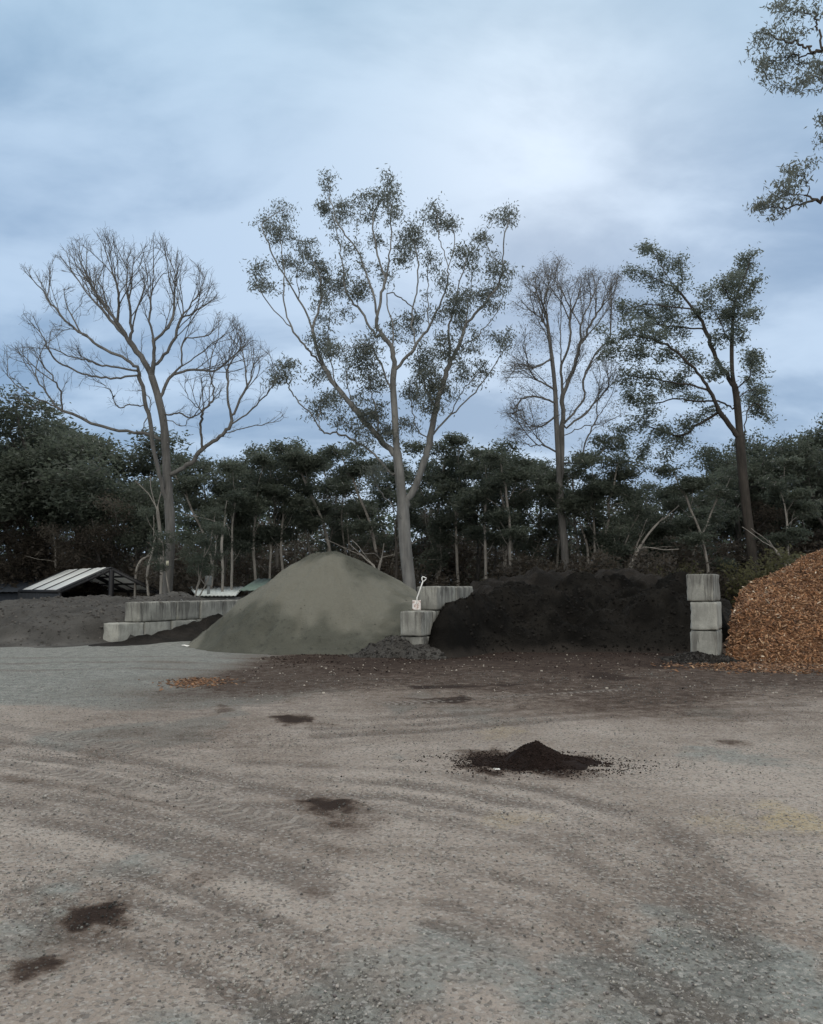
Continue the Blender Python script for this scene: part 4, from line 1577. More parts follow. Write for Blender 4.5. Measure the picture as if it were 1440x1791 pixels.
def chains(par, w_):
    n = len(par)
    kids = [[] for _ in range(n)]
    for i, q in enumerate(par):
        if q >= 0:
            kids[q].append(i)
    out = []
    stack = [(-1, r, 0) for r in range(n) if par[r] < 0]
    # each: (start parent, node, limb id)
    while stack:
        p0, i, lid = stack.pop()
        ch = [i] if p0 < 0 else [p0, i]
        while kids[i]:
            ks = sorted(kids[i], key=lambda q: -w_[q])
            for q in ks[1:]:
                stack.append((i, q, (q if lid == 0 else lid)))
            i = ks[0]
            ch.append(i)
        out.append((lid, ch))
    return out


def tubes_mesh(name, P, rad, chs, mat, org):
    V, Q = [], []
    base = 0
    for ch in chs:
        if len(ch) < 2:
            continue
        pts = P[ch]
        r = rad[ch].copy()
        if len(ch) > 1:
            r[0] = min(r[0], r[1] * 1.25)
        rm = r[min(1, len(r) - 1)]
        k = 10 if rm > 0.10 else 7 if rm > 0.04 else 5 if rm > 0.018 else 3
        t = np.gradient(pts, axis=0)
        t /= np.linalg.norm(t, axis=1)[:, None] + 1e-9
        mt = np.abs(t.mean(0))
        ref = np.zeros(3)
        ref[mt.argmin()] = 1
        a = np.cross(t, ref)
        a /= np.linalg.norm(a, axis=1)[:, None] + 1e-9
        b_ = np.cross(t, a)
        q = np.linspace(0, 2 * pi, k, endpoint=False)
        ring = pts[:, None] + r[:, None, None] * (a[:, None] * np.cos(q)[None, :, None] + b_[:, None] * np.sin(q)[None, :, None])
        V.append(ring.reshape(-1, 3))
        m = len(ch)
        idx = np.arange(m * k).reshape(m, k) + base
        nx = np.roll(idx, -1, 1)
        Q.append(np.stack([idx[:-1], nx[:-1], nx[1:], idx[1:]], -1).reshape(-1, 4))
        base += m * k
    return mesh_np(name, np.concatenate(V) - org, [np.concatenate(Q)], mat, smooth=True)


def radii(P, par, w_, base_r, tip_r, flare=0.35, z0=None):
    wb = w_.max()
    n = math.log(wb) / math.log(base_r / tip_r)
    r = tip_r * w_ ** (1 / n)
    # slight taper along the stem
    P = np.asarray(P)
    root = P[0]
    h = P[:, 2] - root[2]
    r = r * (1 + flare * np.exp(-np.maximum(h, 0) / 0.5) * (r > base_r * 0.5))
    return r


def leaves_mesh(name, C, mat, R, ln, wd, droop, org, up=(0, 0, 0), tintc=None):
    n = len(C)
    d = R.normal(0, 1, (n, 3))
    d[:, 2] = d[:, 2] * 0.5 - droop
    d /= np.linalg.norm(d, axis=1)[:, None]
    s = np.cross(d, R.normal(0, 1, (n, 3)))
    s /= np.linalg.norm(s, axis=1)[:, None]
    L = ln * R.uniform(0.6, 1.35, n)[:, None]
    W_ = wd * R.uniform(0.6, 1.35, n)[:, None]
    bow = np.cross(d, s) * L * R.uniform(-0.12, 0.12, (n, 1))
    V = np.stack([C - d * L / 2, C + s * W_ / 2 - d * L * 0.08 + bow, C + d * L / 2, C - s * W_ / 2 - d * L * 0.08 + bow], 1).reshape(-1, 3)
    Fq = np.arange(n * 4).reshape(n, 4)
    t = R.random(n)
    if tintc is not None:
        t = np.clip(0.45 * t + 0.55 * tintc, 0, 1)
    return mesh_np(name, V - org, [Fq], mat, {'tint': np.repeat(t, 4)})


def traced_tree(name, Y0, limbs, blobs, zf, base_r, tip_r, bark, leaf, seed, label, cat='tree', D=0.28, kill=0.42, per_area=1.0, up=0.05, jit=0.12,
                nleaf=0, lsize=(0.2, 0.06), droop=0.7, clr=0.3, twig=(0.0, 0.4), spread_y=1.0, twig_maxtip=3, twig_up=0.1, back=0.25, iters=90, depth_rand=2.5,
                leaf_frac=1.0, tipleaf=0.35, fan=None):
    """limbs: pixel polylines measured on the photo; each gets its own depth so the crown is round"""
    R = np.random.default_rng(seed)
    conv = lambda p: (zf[0] + p[0] / zf[2], zf[1] + p[1] / zf[2])
    sk = Skel()
    pxs = []
    for li, limb in enumerate(limbs):
        amp = 0.0 if li == 0 else R.uniform(-1, 1) * depth_rand
        pp = [conv(p) for p in limb]
        sm = catmull(pp, 5)
        if li == 0:
            par, dep = -1, 0.0
        else:
            px = np.array([q[:2] for q in pxs])
            d = np.hypot(px[:, 0] - sm[0][0], px[:, 1] - sm[0][1])
            par = int(d.argmin())
            dep = pxs[par][2]
            if d[par] < 4:
                sm = sm[1:]
        n = len(sm)
        for k, q in enumerate(sm):
            t = (k + 1) / n
            dd = dep + amp * t ** 0.9
            p = at(q[0], q[1], Y0 + dd)
            if li > 0:
                p = p + R.normal(0, 0.03, 3)
            if li == 0 and k == 0:
                p[2] = gz(p[0], p[1]) - 0.15
            par = sk.add(p, par)
            pxs.append((q[0], q[1], dd))
    px = np.array(pxs)
    A, cl = [], []
    for (bx, by, br) in blobs:
        u, v = conv((bx, by))
        r = br / zf[2]
        i = int(np.argmin(np.hypot(px[:, 0] - u, px[:, 1] - v)))
        dep = px[i, 2] + R.normal(0, 0.7) * spread_y
        rm = r * Y0 / F
        m = max(3, int(per_area * (rm ** 2) * 26))
        c = at(u, v, Y0 + dep)
        g = R.normal(0, 1, (m, 3))
        g /= np.linalg.norm(g, axis=1)[:, None]
        g *= (R.random(m) ** 0.45)[:, None] * rm * (0.78 if fan else 1.0)
        g[:, 1] *= 1.1
        A.append(c + g)
        cl.append(np.full(m, R.random()))
    A = np.concatenate(A)
    cl = np.concatenate(cl)
    if fan:
        env = np.array([(*conv((bx, by)), br / zf[2] * 0.82) for bx, by, br in blobs])
        Pf, pf = list(sk.P), list(sk.par)

        def inside(p):
            k = (p[1] * cos(PITCH) + (p[2] - CAMH) * sin(PITCH))
            u = 720 + F * p[0] / k
            v = 895.5 - F * ((p[2] - CAMH) * cos(PITCH) - p[1] * sin(PITCH)) / k
            return bool((np.hypot(env[:, 0] - u, env[:, 1] - v) < env[:, 2]).any())

        def shoot(i, d, L, lev):
            st = 0.22
            q, p = i, Pf[i]
            n_in = 0
            for k in range(int(L / st)):
                d = d + R.normal(0, 0.07, 3)
                d[2] += fan[1]
                d = d / np.linalg.norm(d)
                p = p + d * st
                if k > 0 and not inside(p):
                    break
                Pf.append(p)
                pf.append(q)
                q = len(Pf) - 1
                if lev < 3 and k > 0 and R.random() < (0.38, 0.5, 0.5)[lev - 1]:
                    s_ = R.normal(0, 1, 3)
                    s_ -= s_.dot(d) * d
                    s_ /= np.linalg.norm(s_)
                    dd = d + s_ * R.uniform(0.35, 0.65)
                    shoot(q, dd / np.linalg.norm(dd), L * R.uniform(0.40, 0.62), lev + 1)

        n0 = len(Pf)
        for i in range(n0):
            if Pf[i][2] < fan[2] or pf[i] < 0 or R.random() > fan[0]:
                continue
            d = Pf[i] - Pf[pf[i]]
            d = d / (np.linalg.norm(d) + 1e-9)
            s_ = R.normal(0, 1, 3)
            s_ -= s_.dot(d) * d
            s_[2] = abs(s_[2]) * 1.2
            s_ /= np.linalg.norm(s_)
            dd = d + s_ * R.uniform(0.4, 0.75)
            shoot(i, dd / np.linalg.norm(dd), R.uniform(1.4, 3.0), 1)
        P, par = np.array(Pf), pf
        if per_area > 0:
            P, par = colonize(P, par, A, D, kill, iters, R, up=up, jit=jit, back=back)
    else:
        P, par = colonize(sk.P, sk.par, A, D, kill, iters, R, up=up, jit=jit, back=back)
    w_ = tip_weights(par)
    if twig[0] > 0:
        P, par = add_twigs(P, par, R, w_, twig[0], twig[1], D, up=twig_up, maxtip=twig_maxtip)
        w_ = tip_weights(par)
    rad = radii(P, par, w_, base_r, tip_r)
    chs = chains(par, w_)
    root = empty(name, (P[0][0], P[0][1], P[0][2] + 0.15))
    O = np.array(root.location)
    link('trunk', tubes_mesh('trunk', P, rad, [c for l, c in chs if l == 0], bark, O), root)
    groups = {}
    for l, c in chs:
        if l:
            groups.setdefault(l, []).append(c)
    small = []
    for l, cs in groups.items():
        if rad[l] > base_r * 0.14 and len(cs) > 8:
            link('limb', tubes_mesh('limb', P, rad, cs, bark, O), root)
        else:
            small += cs
    if small:
        o = link('twigs', tubes_mesh('twigs', P, rad, small, bark, O), root)
        o['kind'] = 'stuff'
    if nleaf:
        sel = R.random(len(A)) < leaf_frac
        Al, cll = A[sel], cl[sel]
        rep = R.integers(0, len(Al), nleaf)
        off = R.normal(0, 1, (nleaf, 3)) * np.array([clr, clr, clr * 0.62])
        C = Al[rep] + off
        tips = np.where(w_ <= 3)[0]
        tips = tips[np.isin(tips, np.where(P[:, 2] > P[0, 2] + 3)[0])]
        nt_ = int(nleaf * tipleaf)
        C[:nt_] = P[tips[R.integers(0, len(tips), nt_)]] + off[:nt_] * 0.75
        o = link('crown', leaves_mesh('crown', C, leaf, R, lsize[0], lsize[1], droop, O, tintc=cll[rep]), root)
    tag(root, label, cat)
    return root


import time
T0_ = time.time()
# -- leafless tree on the left
Z5 = (0, 400, 2.88)
dead_limbs = [
    [(842, 1850), (852, 1700), (858, 1500), (842, 1240), (828, 1000), (800, 860), (765, 745), (745, 700)],
    [(845, 1400), (802, 1240), (772, 1080), (742, 900), (705, 745), (690, 700)],
    [(690, 700), (640, 660), (500, 590), (330, 460), (220, 320), (150, 230)],
    [(745, 700), (655, 570), (590, 470), (500, 350), (420, 200), (400, 90)],
    [(655, 570), (560, 460), (440, 330), (340, 180)],
    [(590, 470), (600, 330), (560, 180), (560, 70)],
    [(660, 560), (655, 420), (640, 260), (650, 130)],
    [(765, 745), (778, 600), (755, 430), (770, 280), (780, 80)],
    [(770, 690), (860, 600), (915, 450), (1000, 330), (1040, 230)],
    [(782, 560), (860, 480), (880, 330), (900, 180)],
    [(915, 450), (1010, 400), (1090, 340)],
    [(505, 595), (400, 520), (280, 500)],
    [(700, 720), (560, 700), (450, 665), (380, 650), (270, 600)],
    [(690, 745), (560, 750), (440, 740), (320, 690), (250, 620), (200, 520), (130, 460)],
    [(722, 888), (650, 890), (595, 900), (572, 850), (560, 820), (500, 775), (430, 750)],
    [(812, 1060), (740, 1035), (560, 1010), (320, 918), (180, 850), (60, 760), (22, 660)],
    [(300, 915), (240, 840), (180, 740), (130, 640)],
    [(320, 918), (295, 800), (230, 700), (160, 620)],
    [(180, 905), (110, 880), (70, 840)],
    [(804, 862), (870, 735), (980, 650), (1100, 560), (1200, 500)],
    [(870, 735), (980, 710), (1090, 715), (1180, 640), (1240, 590)],
    [(920, 690), (930, 560), (1050, 540), (1110, 460)],
    [(865, 1238), (960, 1180), (1020, 1110), (1110, 1050), (1172, 990), (1290, 890), (1370, 800), (1390, 720)],
    [(1110, 1050), (1160, 1022), (1260, 1000), (1410, 968)],
    [(1020, 1110), (1012, 980), (1020, 925), (960, 870), (925, 780)],
    [(1020, 925), (1075, 850), (1060, 740), (1010, 740)],
    [(1172, 990), (1150, 860), (1145, 720), (1200, 620), (1240, 580)],
    [(1180, 930), (1260, 760), (1290, 620)],
    [(835, 940), (900, 928), (960, 950), (1040, 900), (1080, 855), (1150, 865)],
    [(835, 960), (920, 990), (960, 950)],
    [(722, 1000), (760, 905), (750, 850), (700, 800)],
]
dead_blobs = [(150, 230, 60), (230, 250, 80), (330, 180, 90), (420, 120, 90), (520, 90, 90), (600, 140, 90), (690, 150, 90), (780, 110, 80), (860, 190, 90), (950, 230, 90),
              (1020, 290, 80), (1060, 360, 50), (300, 330, 90), (420, 290, 110), (540, 260, 110), (650, 280, 110), (760, 290, 110), (880, 330, 100), (970, 380, 80),
              (400, 430, 90), (520, 420, 90), (700, 420, 70), (820, 450, 80), (250, 400, 70), (180, 480, 60), (140, 460, 45), (300, 520, 70), (240, 600, 60), (380, 620, 60),
              (60, 640, 50), (40, 700, 40), (130, 640, 70), (190, 640, 60), (200, 740, 70), (110, 750, 60), (260, 780, 50), (100, 860, 40), (470, 700, 50), (480, 660, 50),
              (1080, 470, 60), (1180, 520, 70), (1000, 560, 80), (950, 500, 60), (1100, 620, 80), (1230, 610, 80), (1300, 650, 80), (1340, 760, 60), (1370, 700, 50), (1160, 700, 80), (1240, 740, 80),
              (1060, 690, 60), (950, 780, 60), (1010, 800, 60), (1080, 800, 60), (900, 900, 40), (920, 980, 30), (1280, 850, 60), (1400, 950, 40), (690, 790, 40), (500, 800, 40), (370, 790, 60), (330, 850, 40), (730, 570, 50), (640, 620, 40), (1000, 880, 40)]
traced_tree('leafless_tree', 37.0, dead_limbs, dead_blobs, Z5, 0.225, 0.0045, M['bark_dead'], None, 11,
            'tall leafless grey tree with a wide fan of bare twigs, left of the sand pile', D=0.24, kill=0.30, per_area=1.2, up=0.18, jit=0.08, fan=(0.95, 0.035, 6.5), twig=(1.4, 0.30),
            twig_maxtip=4, twig_up=0.25, back=0.55, depth_rand=2.6, iters=110)
tg = at(293, 985, 36.45)
bm_tag = boxm('tree_tag', (-.06, -.012, -.11), (.06, .012, .11), M['tag_white'])
bm_tag.location = tg
tag(bm_tag, 'small cream tag nailed to the trunk of the leafless tree', 'tag')

# -- tall gum in the middle
Z6 = (400, 280, 2.42)
gum_limbs = [
    [(772, 1850), (750, 1650), (738, 1480), (722, 1320), (710, 1200), (704, 1080), (696, 950), (700, 890)],
    [(700, 890), (692, 800), (640, 725), (625, 690), (640, 600), (665, 500), (685, 380), (690, 240), (680, 120), (678, 60)],
    [(692, 800), (695, 700), (670, 590), (685, 480)],
    [(632, 700), (610, 560), (570, 430), (540, 330), (565, 180)],
    [(600, 530), (540, 380), (470, 280), (430, 160), (430, 90)],
    [(620, 750), (560, 640), (500, 560), (480, 420), (460, 320), (440, 220)],
    [(665, 500), (630, 400), (610, 260), (640, 160)],
    [(708, 895), (790, 785), (850, 705), (900, 600), (930, 500), (920, 420), (890, 330), (880, 230)],
    [(790, 785), (775, 650), (800, 540), (800, 420), (780, 330)],
    [(930, 460), (960, 330), (930, 270)],
    [(850, 705), (840, 560), (850, 430)],
    [(690, 560), (740, 590), (790, 640), (780, 690)],
    [(700, 1000), (650, 880), (610, 800), (590, 780)],
    [(712, 1255), (640, 1180), (530, 1050), (450, 950), (400, 870), (365, 760), (345, 690), (300, 590), (210, 450), (160, 340), (140, 270)],
    [(390, 860), (330, 800), (265, 710), (180, 620), (130, 550), (110, 480)],
    [(265, 710), (235, 600), (235, 480), (220, 340)],
    [(350, 720), (390, 600), (380, 480), (330, 380)],
    [(455, 960), (420, 760), (430, 640), (400, 560)],
    [(300, 590), (290, 470), (320, 380)],
    [(530, 1050), (480, 1000), (420, 1000), (400, 1040)],
    [(640, 1180), (620, 1050), (600, 950), (580, 870)],
    [(560, 1090), (500, 950), (500, 800)],
    [(690, 1330), (600, 1230), (520, 1180), (455, 1155), (395, 1150), (355, 1080), (300, 1030), (262, 970), (240, 900)],
    [(395, 1150), (380, 1100), (390, 1050)],
    [(455, 1155), (470, 1080), (440, 1020)],
    [(742, 1480), (790, 1380), (825, 1290), (850, 1180), (880, 1050), (905, 950), (940, 850), (985, 760), (1010, 650), (1025, 520), (1030, 420)],
    [(985, 790), (1060, 740), (1130, 650), (1170, 550), (1190, 470)],
    [(1010, 690), (1090, 600), (1150, 500), (1165, 360), (1190, 240)],
    [(1150, 440), (1110, 400), (1080, 330)],
    [(940, 850), (930, 720), (960, 600), (1000, 440)],
    [(855, 1170), (940, 1080), (1040, 980), (1120, 880), (1180, 770), (1195, 720)],
    [(940, 1080), (990, 980), (1060, 900)],
    [(880, 1060), (840, 980), (810, 880), (800, 780)],
    [(850, 1180), (800, 1140), (780, 1050), (760, 980)],
    [(742, 1530), (690, 1460), (640, 1400), (600, 1310)],
    [(1150, 840), (1150, 760)],
]
gum_blobs = [(430, 95, 36), (680, 75, 32), (400, 205, 48), (500, 215, 55), (565, 165, 42), (655, 165, 58), (690, 230, 38), (600, 240, 42), (225, 225, 42), (150, 265, 32), (220, 325, 62), (330, 380, 55),
             (140, 480, 52), (400, 470, 65), (240, 440, 42), (140, 545, 30), (440, 270, 30), (500, 400, 25), (560, 440, 25), (880, 240, 65), (940, 270, 35), (790, 330, 75), (740, 420, 50), (850, 430, 42),
             (1000, 410, 58), (1080, 330, 32), (1150, 250, 36), (1190, 225, 26), (1140, 480, 52), (900, 510, 32), (1090, 570, 55), (980, 620, 62), (770, 690, 65), (900, 660, 38), (390, 590, 48), (460, 550, 48),
             (545, 560, 52), (390, 780, 60), (450, 810, 52), (600, 800, 66), (570, 860, 52), (240, 895, 58), (190, 940, 32), (380, 920, 40), (390, 1050, 62), (450, 1005, 36), (920, 790, 60), (820, 860, 70),
             (850, 940, 66), (1000, 900, 52), (1070, 890, 36), (780, 990, 55), (860, 1040, 66), (600, 1080, 74), (540, 1040, 44), (620, 950, 56), (655, 1170, 62), (480, 1130, 42), (760, 1130, 44), (580, 1190, 42),
             (920, 980, 48), (500, 660, 30), (665, 480, 26), (640, 360, 26), (380, 680, 36), (1100, 630, 32), (960, 700, 38), (1130, 750, 20), (500, 480, 30), (330, 480, 30), (520, 930, 40), (700, 740, 30), (1040, 780, 40), (620, 1330, 50)]
traced_tree('gum_tree', 38.0, gum_limbs, gum_blobs, Z6, 0.30, 0.0085, M['bark_gum'], M['leaf_gum'], 12,
            'tallest gum tree with pale branches and open tufted crown behind the sand pile', D=0.26, kill=0.28, per_area=1.6, up=0.12, jit=0.12,
            nleaf=38000, lsize=(0.19, 0.050), droop=1.0, clr=0.25, back=0.45, twig=(0.35, 0.4), tipleaf=0.55, depth_rand=3.0)

# -- thin twiggy tree and leafy tree on the right
Z7 = (860, 400, 2.483)
thin_limbs = [
    [(325, 1560), (318, 1400), (300, 1200), (290, 1000), (282, 840), (276, 700), (262, 560), (245, 430), (240, 330), (250, 190)],
    [(300, 1100), (305, 900), (308, 720), (300, 560), (300, 400), (310, 180)],
    [(308, 720), (350, 620), (385, 500), (390, 400), (440, 290), (470, 210)],
    [(385, 500), (440, 400), (490, 320), (540, 220)],
    [(312, 850), (400, 740), (400, 660), (440, 560), (520, 470)],
    [(330, 860), (410, 800), (500, 700), (560, 640)],
    [(318, 900), (390, 860), (470, 850), (565, 810)],
    [(385, 1020), (420, 900), (460, 820), (500, 760)],
    [(316, 1120), (360, 1060), (390, 1010), (388, 940)],
    [(245, 430), (200, 380), (150, 350), (100, 350)],
    [(262, 560), (190, 600), (120, 590), (85, 630)],
    [(280, 760), (200, 730), (130, 740), (90, 800)],
    [(276, 700), (200, 660), (140, 640)],
    [(283, 820), (200, 860), (140, 860), (100, 900)],
    [(242, 380), (200, 280), (160, 220)],
    [(305, 600), (340, 480), (340, 340), (370, 240)],
    [(295, 980), (220, 940), (160, 940), (110, 930)],
]
thin_blobs = [(250, 190, 60), (310, 170, 50), (180, 240, 60), (230, 290, 70), (300, 290, 70), (160, 320, 50), (200, 380, 70), (370, 260, 60), (440, 240, 60), (520, 240, 55), (480, 320, 70), (400, 350, 70),
              (330, 400, 60), (520, 400, 60), (440, 450, 70), (110, 350, 35), (190, 460, 70), (140, 500, 50), (240, 500, 60), (370, 540, 60), (510, 540, 60), (450, 600, 70), (130, 590, 60), (90, 640, 45), (190, 620, 60),
              (350, 650, 60), (540, 650, 60), (480, 700, 60), (130, 720, 60), (190, 760, 60), (110, 800, 50), (240, 680, 50), (380, 750, 50), (150, 860, 60), (110, 920, 50), (220, 860, 50), (430, 780, 50), (540, 780, 50), (200, 930, 50), (480, 860, 50), (350, 820, 40)]
traced_tree('twiggy_tree', 43.0, thin_limbs, thin_blobs, Z7, 0.20, 0.0042, M['bark_dead'], M['leaf_sparse'], 13,
            'thin feathery tree with nearly bare twigs between the tallest gum and the leafy right tree', D=0.26, kill=0.30, per_area=1.2, up=0.06, jit=0.16, fan=(0.60, 0.03, 5.0),
            nleaf=9000, lsize=(0.11, 0.035), droop=0.6, clr=0.30, twig=(1.9, 0.42), twig_maxtip=6, twig_up=0.1, back=0.4, depth_rand=2.4)

rt_limbs = [
    [(1145, 1560), (1130, 1400), (1105, 1200), (1085, 1000), (1075, 850), (1062, 720), (1045, 620), (1045, 450), (1060, 310), (1110, 180), (1125, 120)],
    [(1052, 680), (1010, 620), (965, 540), (930, 440), (880, 350), (810, 270), (740, 170), (690, 80)],
    [(1078, 910), (1000, 810), (945, 700), (880, 610), (800, 530), (700, 480), (600, 460)],
    [(945, 700), (860, 680), (740, 660), (600, 640)],
    [(1050, 780), (980, 750), (880, 750), (800, 740), (700, 760), (610, 740)],
    [(880, 350), (780, 340), (680, 330), (580, 350)],
    [(930, 440), (840, 430), (740, 420), (640, 410)],
    [(810, 270), (720, 220), (600, 180)],
    [(1045, 500), (1000, 420), (960, 340), (930, 280)],
    [(1060, 700), (1120, 640), (1140, 560)],
    [(1065, 740), (1120, 700), (1190, 710)],
    [(1100, 900), (1110, 800), (1150, 760), (1200, 830)],
    [(1050, 420), (1100, 370), (1150, 350)],
    [(820, 280), (830, 200), (820, 140)],
    [(985, 800), (900, 850), (820, 900), (750, 880), (640, 850), (560, 880)],
    [(1058, 330), (1010, 260), (1000, 210)],
]
rt_blobs = [(680, 75, 48), (740, 140, 55), (600, 180, 48), (680, 220, 60), (820, 150, 42), (800, 250, 55), (580, 350, 55), (660, 370, 66), (770, 340, 70), (600, 440, 55), (700, 450, 70), (800, 440, 70), (900, 370, 55),
            (930, 285, 48), (1050, 240, 72), (1120, 160, 52), (1130, 260, 58), (1060, 340, 70), (1010, 390, 60), (1125, 370, 46), (570, 525, 45), (660, 545, 55), (780, 545, 60), (880, 560, 42), (975, 480, 50), (1130, 570, 50),
            (1145, 620, 42), (1130, 690, 52), (1185, 715, 36), (1145, 765, 56), (1200, 830, 30), (600, 650, 60), (700, 680, 66), (800, 665, 60), (700, 760, 60), (620, 740, 52), (890, 720, 36), (950, 800, 46), (860, 830, 50),
            (640, 850, 55), (740, 880, 55), (560, 880, 55), (840, 920, 50), (1000, 620, 40), (1060, 460, 50), (660, 960, 55), (560, 960, 50), (760, 980, 45), (1120, 110, 30), (480, 440, 30), (500, 560, 35)]
traced_tree('leafy_tree', 43.0, rt_limbs, rt_blobs, Z7, 0.25, 0.0095, M['bark_dark'], M['leaf_right'], 14,
            'tall dark leafy tree with a forked crown leaning left, behind the right block column', D=0.32, kill=0.40, per_area=1.1, up=0.06, jit=0.15,
            nleaf=28000, lsize=(0.19, 0.068), droop=0.5, clr=0.25, tipleaf=0.5, back=0.35, depth_rand=2.8, twig=(0.3, 0.4))

# -- near tree whose boughs reach in at the top right; its trunk stands outside the frame
Z8 = (1240, 0, 4.48)
nr_limbs = [
    [(2300, 5300), (2280, 4000), (2250, 2800), (2220, 1800), (2150, 900), (2050, 300), (1950, -500)],
    [(2080, 460), (1700, 420), (1300, 300), (1000, 380), (896, 385), (830, 405), (780, 370), (700, 338), (600, 330), (480, 280), (380, 260)],
    [(896, 385), (860, 260), (832, 180), (835, 130), (740, 85), (600, 80), (540, 60)],
    [(830, 405), (740, 440), (650, 430), (540, 470), (460, 480)],
    [(660, 400), (640, 440), (700, 490), (760, 500), (830, 540)],
    [(2100, 700), (1700, 800), (1300, 760), (1000, 690), (896, 690), (720, 706), (620, 700), (540, 682), (465, 625), (430, 550), (410, 500)],
    [(1000, 690), (900, 620), (820, 600), (740, 640)],
    [(896, 600), (870, 520), (840, 500)],
    [(2180, 1500), (1800, 1400), (1300, 1450), (1000, 1520), (896, 1552), (740, 1602), (600, 1640), (540, 1680), (470, 1725)],
    [(860, 1560), (780, 1530), (760, 1420), (690, 1340)],
    [(740, 1602), (700, 1570), (620, 1550), (560, 1490)],
    [(600, 1640), (520, 1620), (430, 1600), (380, 1620)],
    [(1300, 1450), (1150, 1300), (1050, 1150), (900, 1110)],
    [(1050, 1150), (960, 1000), (900, 930)],
    [(780, 1530), (650, 1530), (600, 1500)],
]
nr_blobs = [(540, 30, 50), (620, 25, 60), (760, 30, 80), (860, 30, 60), (420, 240, 80), (540, 250, 80), (600, 290, 70), (640, 330, 50), (400, 300, 80), (350, 410, 55), (440, 470, 65), (540, 530, 50), (600, 540, 35), (470, 380, 70),
            (830, 520, 60), (870, 490, 50), (760, 590, 55), (720, 650, 40), (740, 260, 45), (430, 600, 26), (620, 190, 30), (760, 100, 40), (580, 380, 45), (890, 600, 40), (560, 600, 20),
            (690, 1320, 55), (620, 1330, 30), (585, 1420, 42), (530, 1500, 38), (440, 1590, 45), (500, 1600, 38), (385, 1630, 28), (700, 1480, 22), (700, 1380, 30), (640, 1420, 25), (520, 1560, 30), (890, 900, 22), (870, 950, 26), (870, 1110, 32), (820, 1270, 20),
            (1000, 100, 90), (1100, 300, 90), (1050, 550, 90), (1200, 700, 90), (1150, 1150, 80), (1050, 1500, 60), (1400, 200, 140), (1500, 600, 140), (1600, 1000, 130), (1500, 1400, 110), (1800, 200, 180), (1900, 700, 150), (2300, 300, 200), (2500, 900, 200), (2000, -300, 220), (2400, -200, 200), (1600, -300, 200)]
traced_tree('overhanging_tree', 18.5, nr_limbs, nr_blobs, Z8, 0.24, 0.0042, M['bark_dark'], M['leaf_gum'], 15,
            'near tree whose leafy boughs hang into the sky at the top right', D=0.16, kill=0.20, per_area=2.4, up=0.02, jit=0.2,
            nleaf=9500, lsize=(0.13, 0.032), droop=0.9, clr=0.12, tipleaf=0.5, back=0.3, depth_rand=1.2, spread_y=0.6, iters=120)
print('traced trees', round(time.time() - T0_, 1))


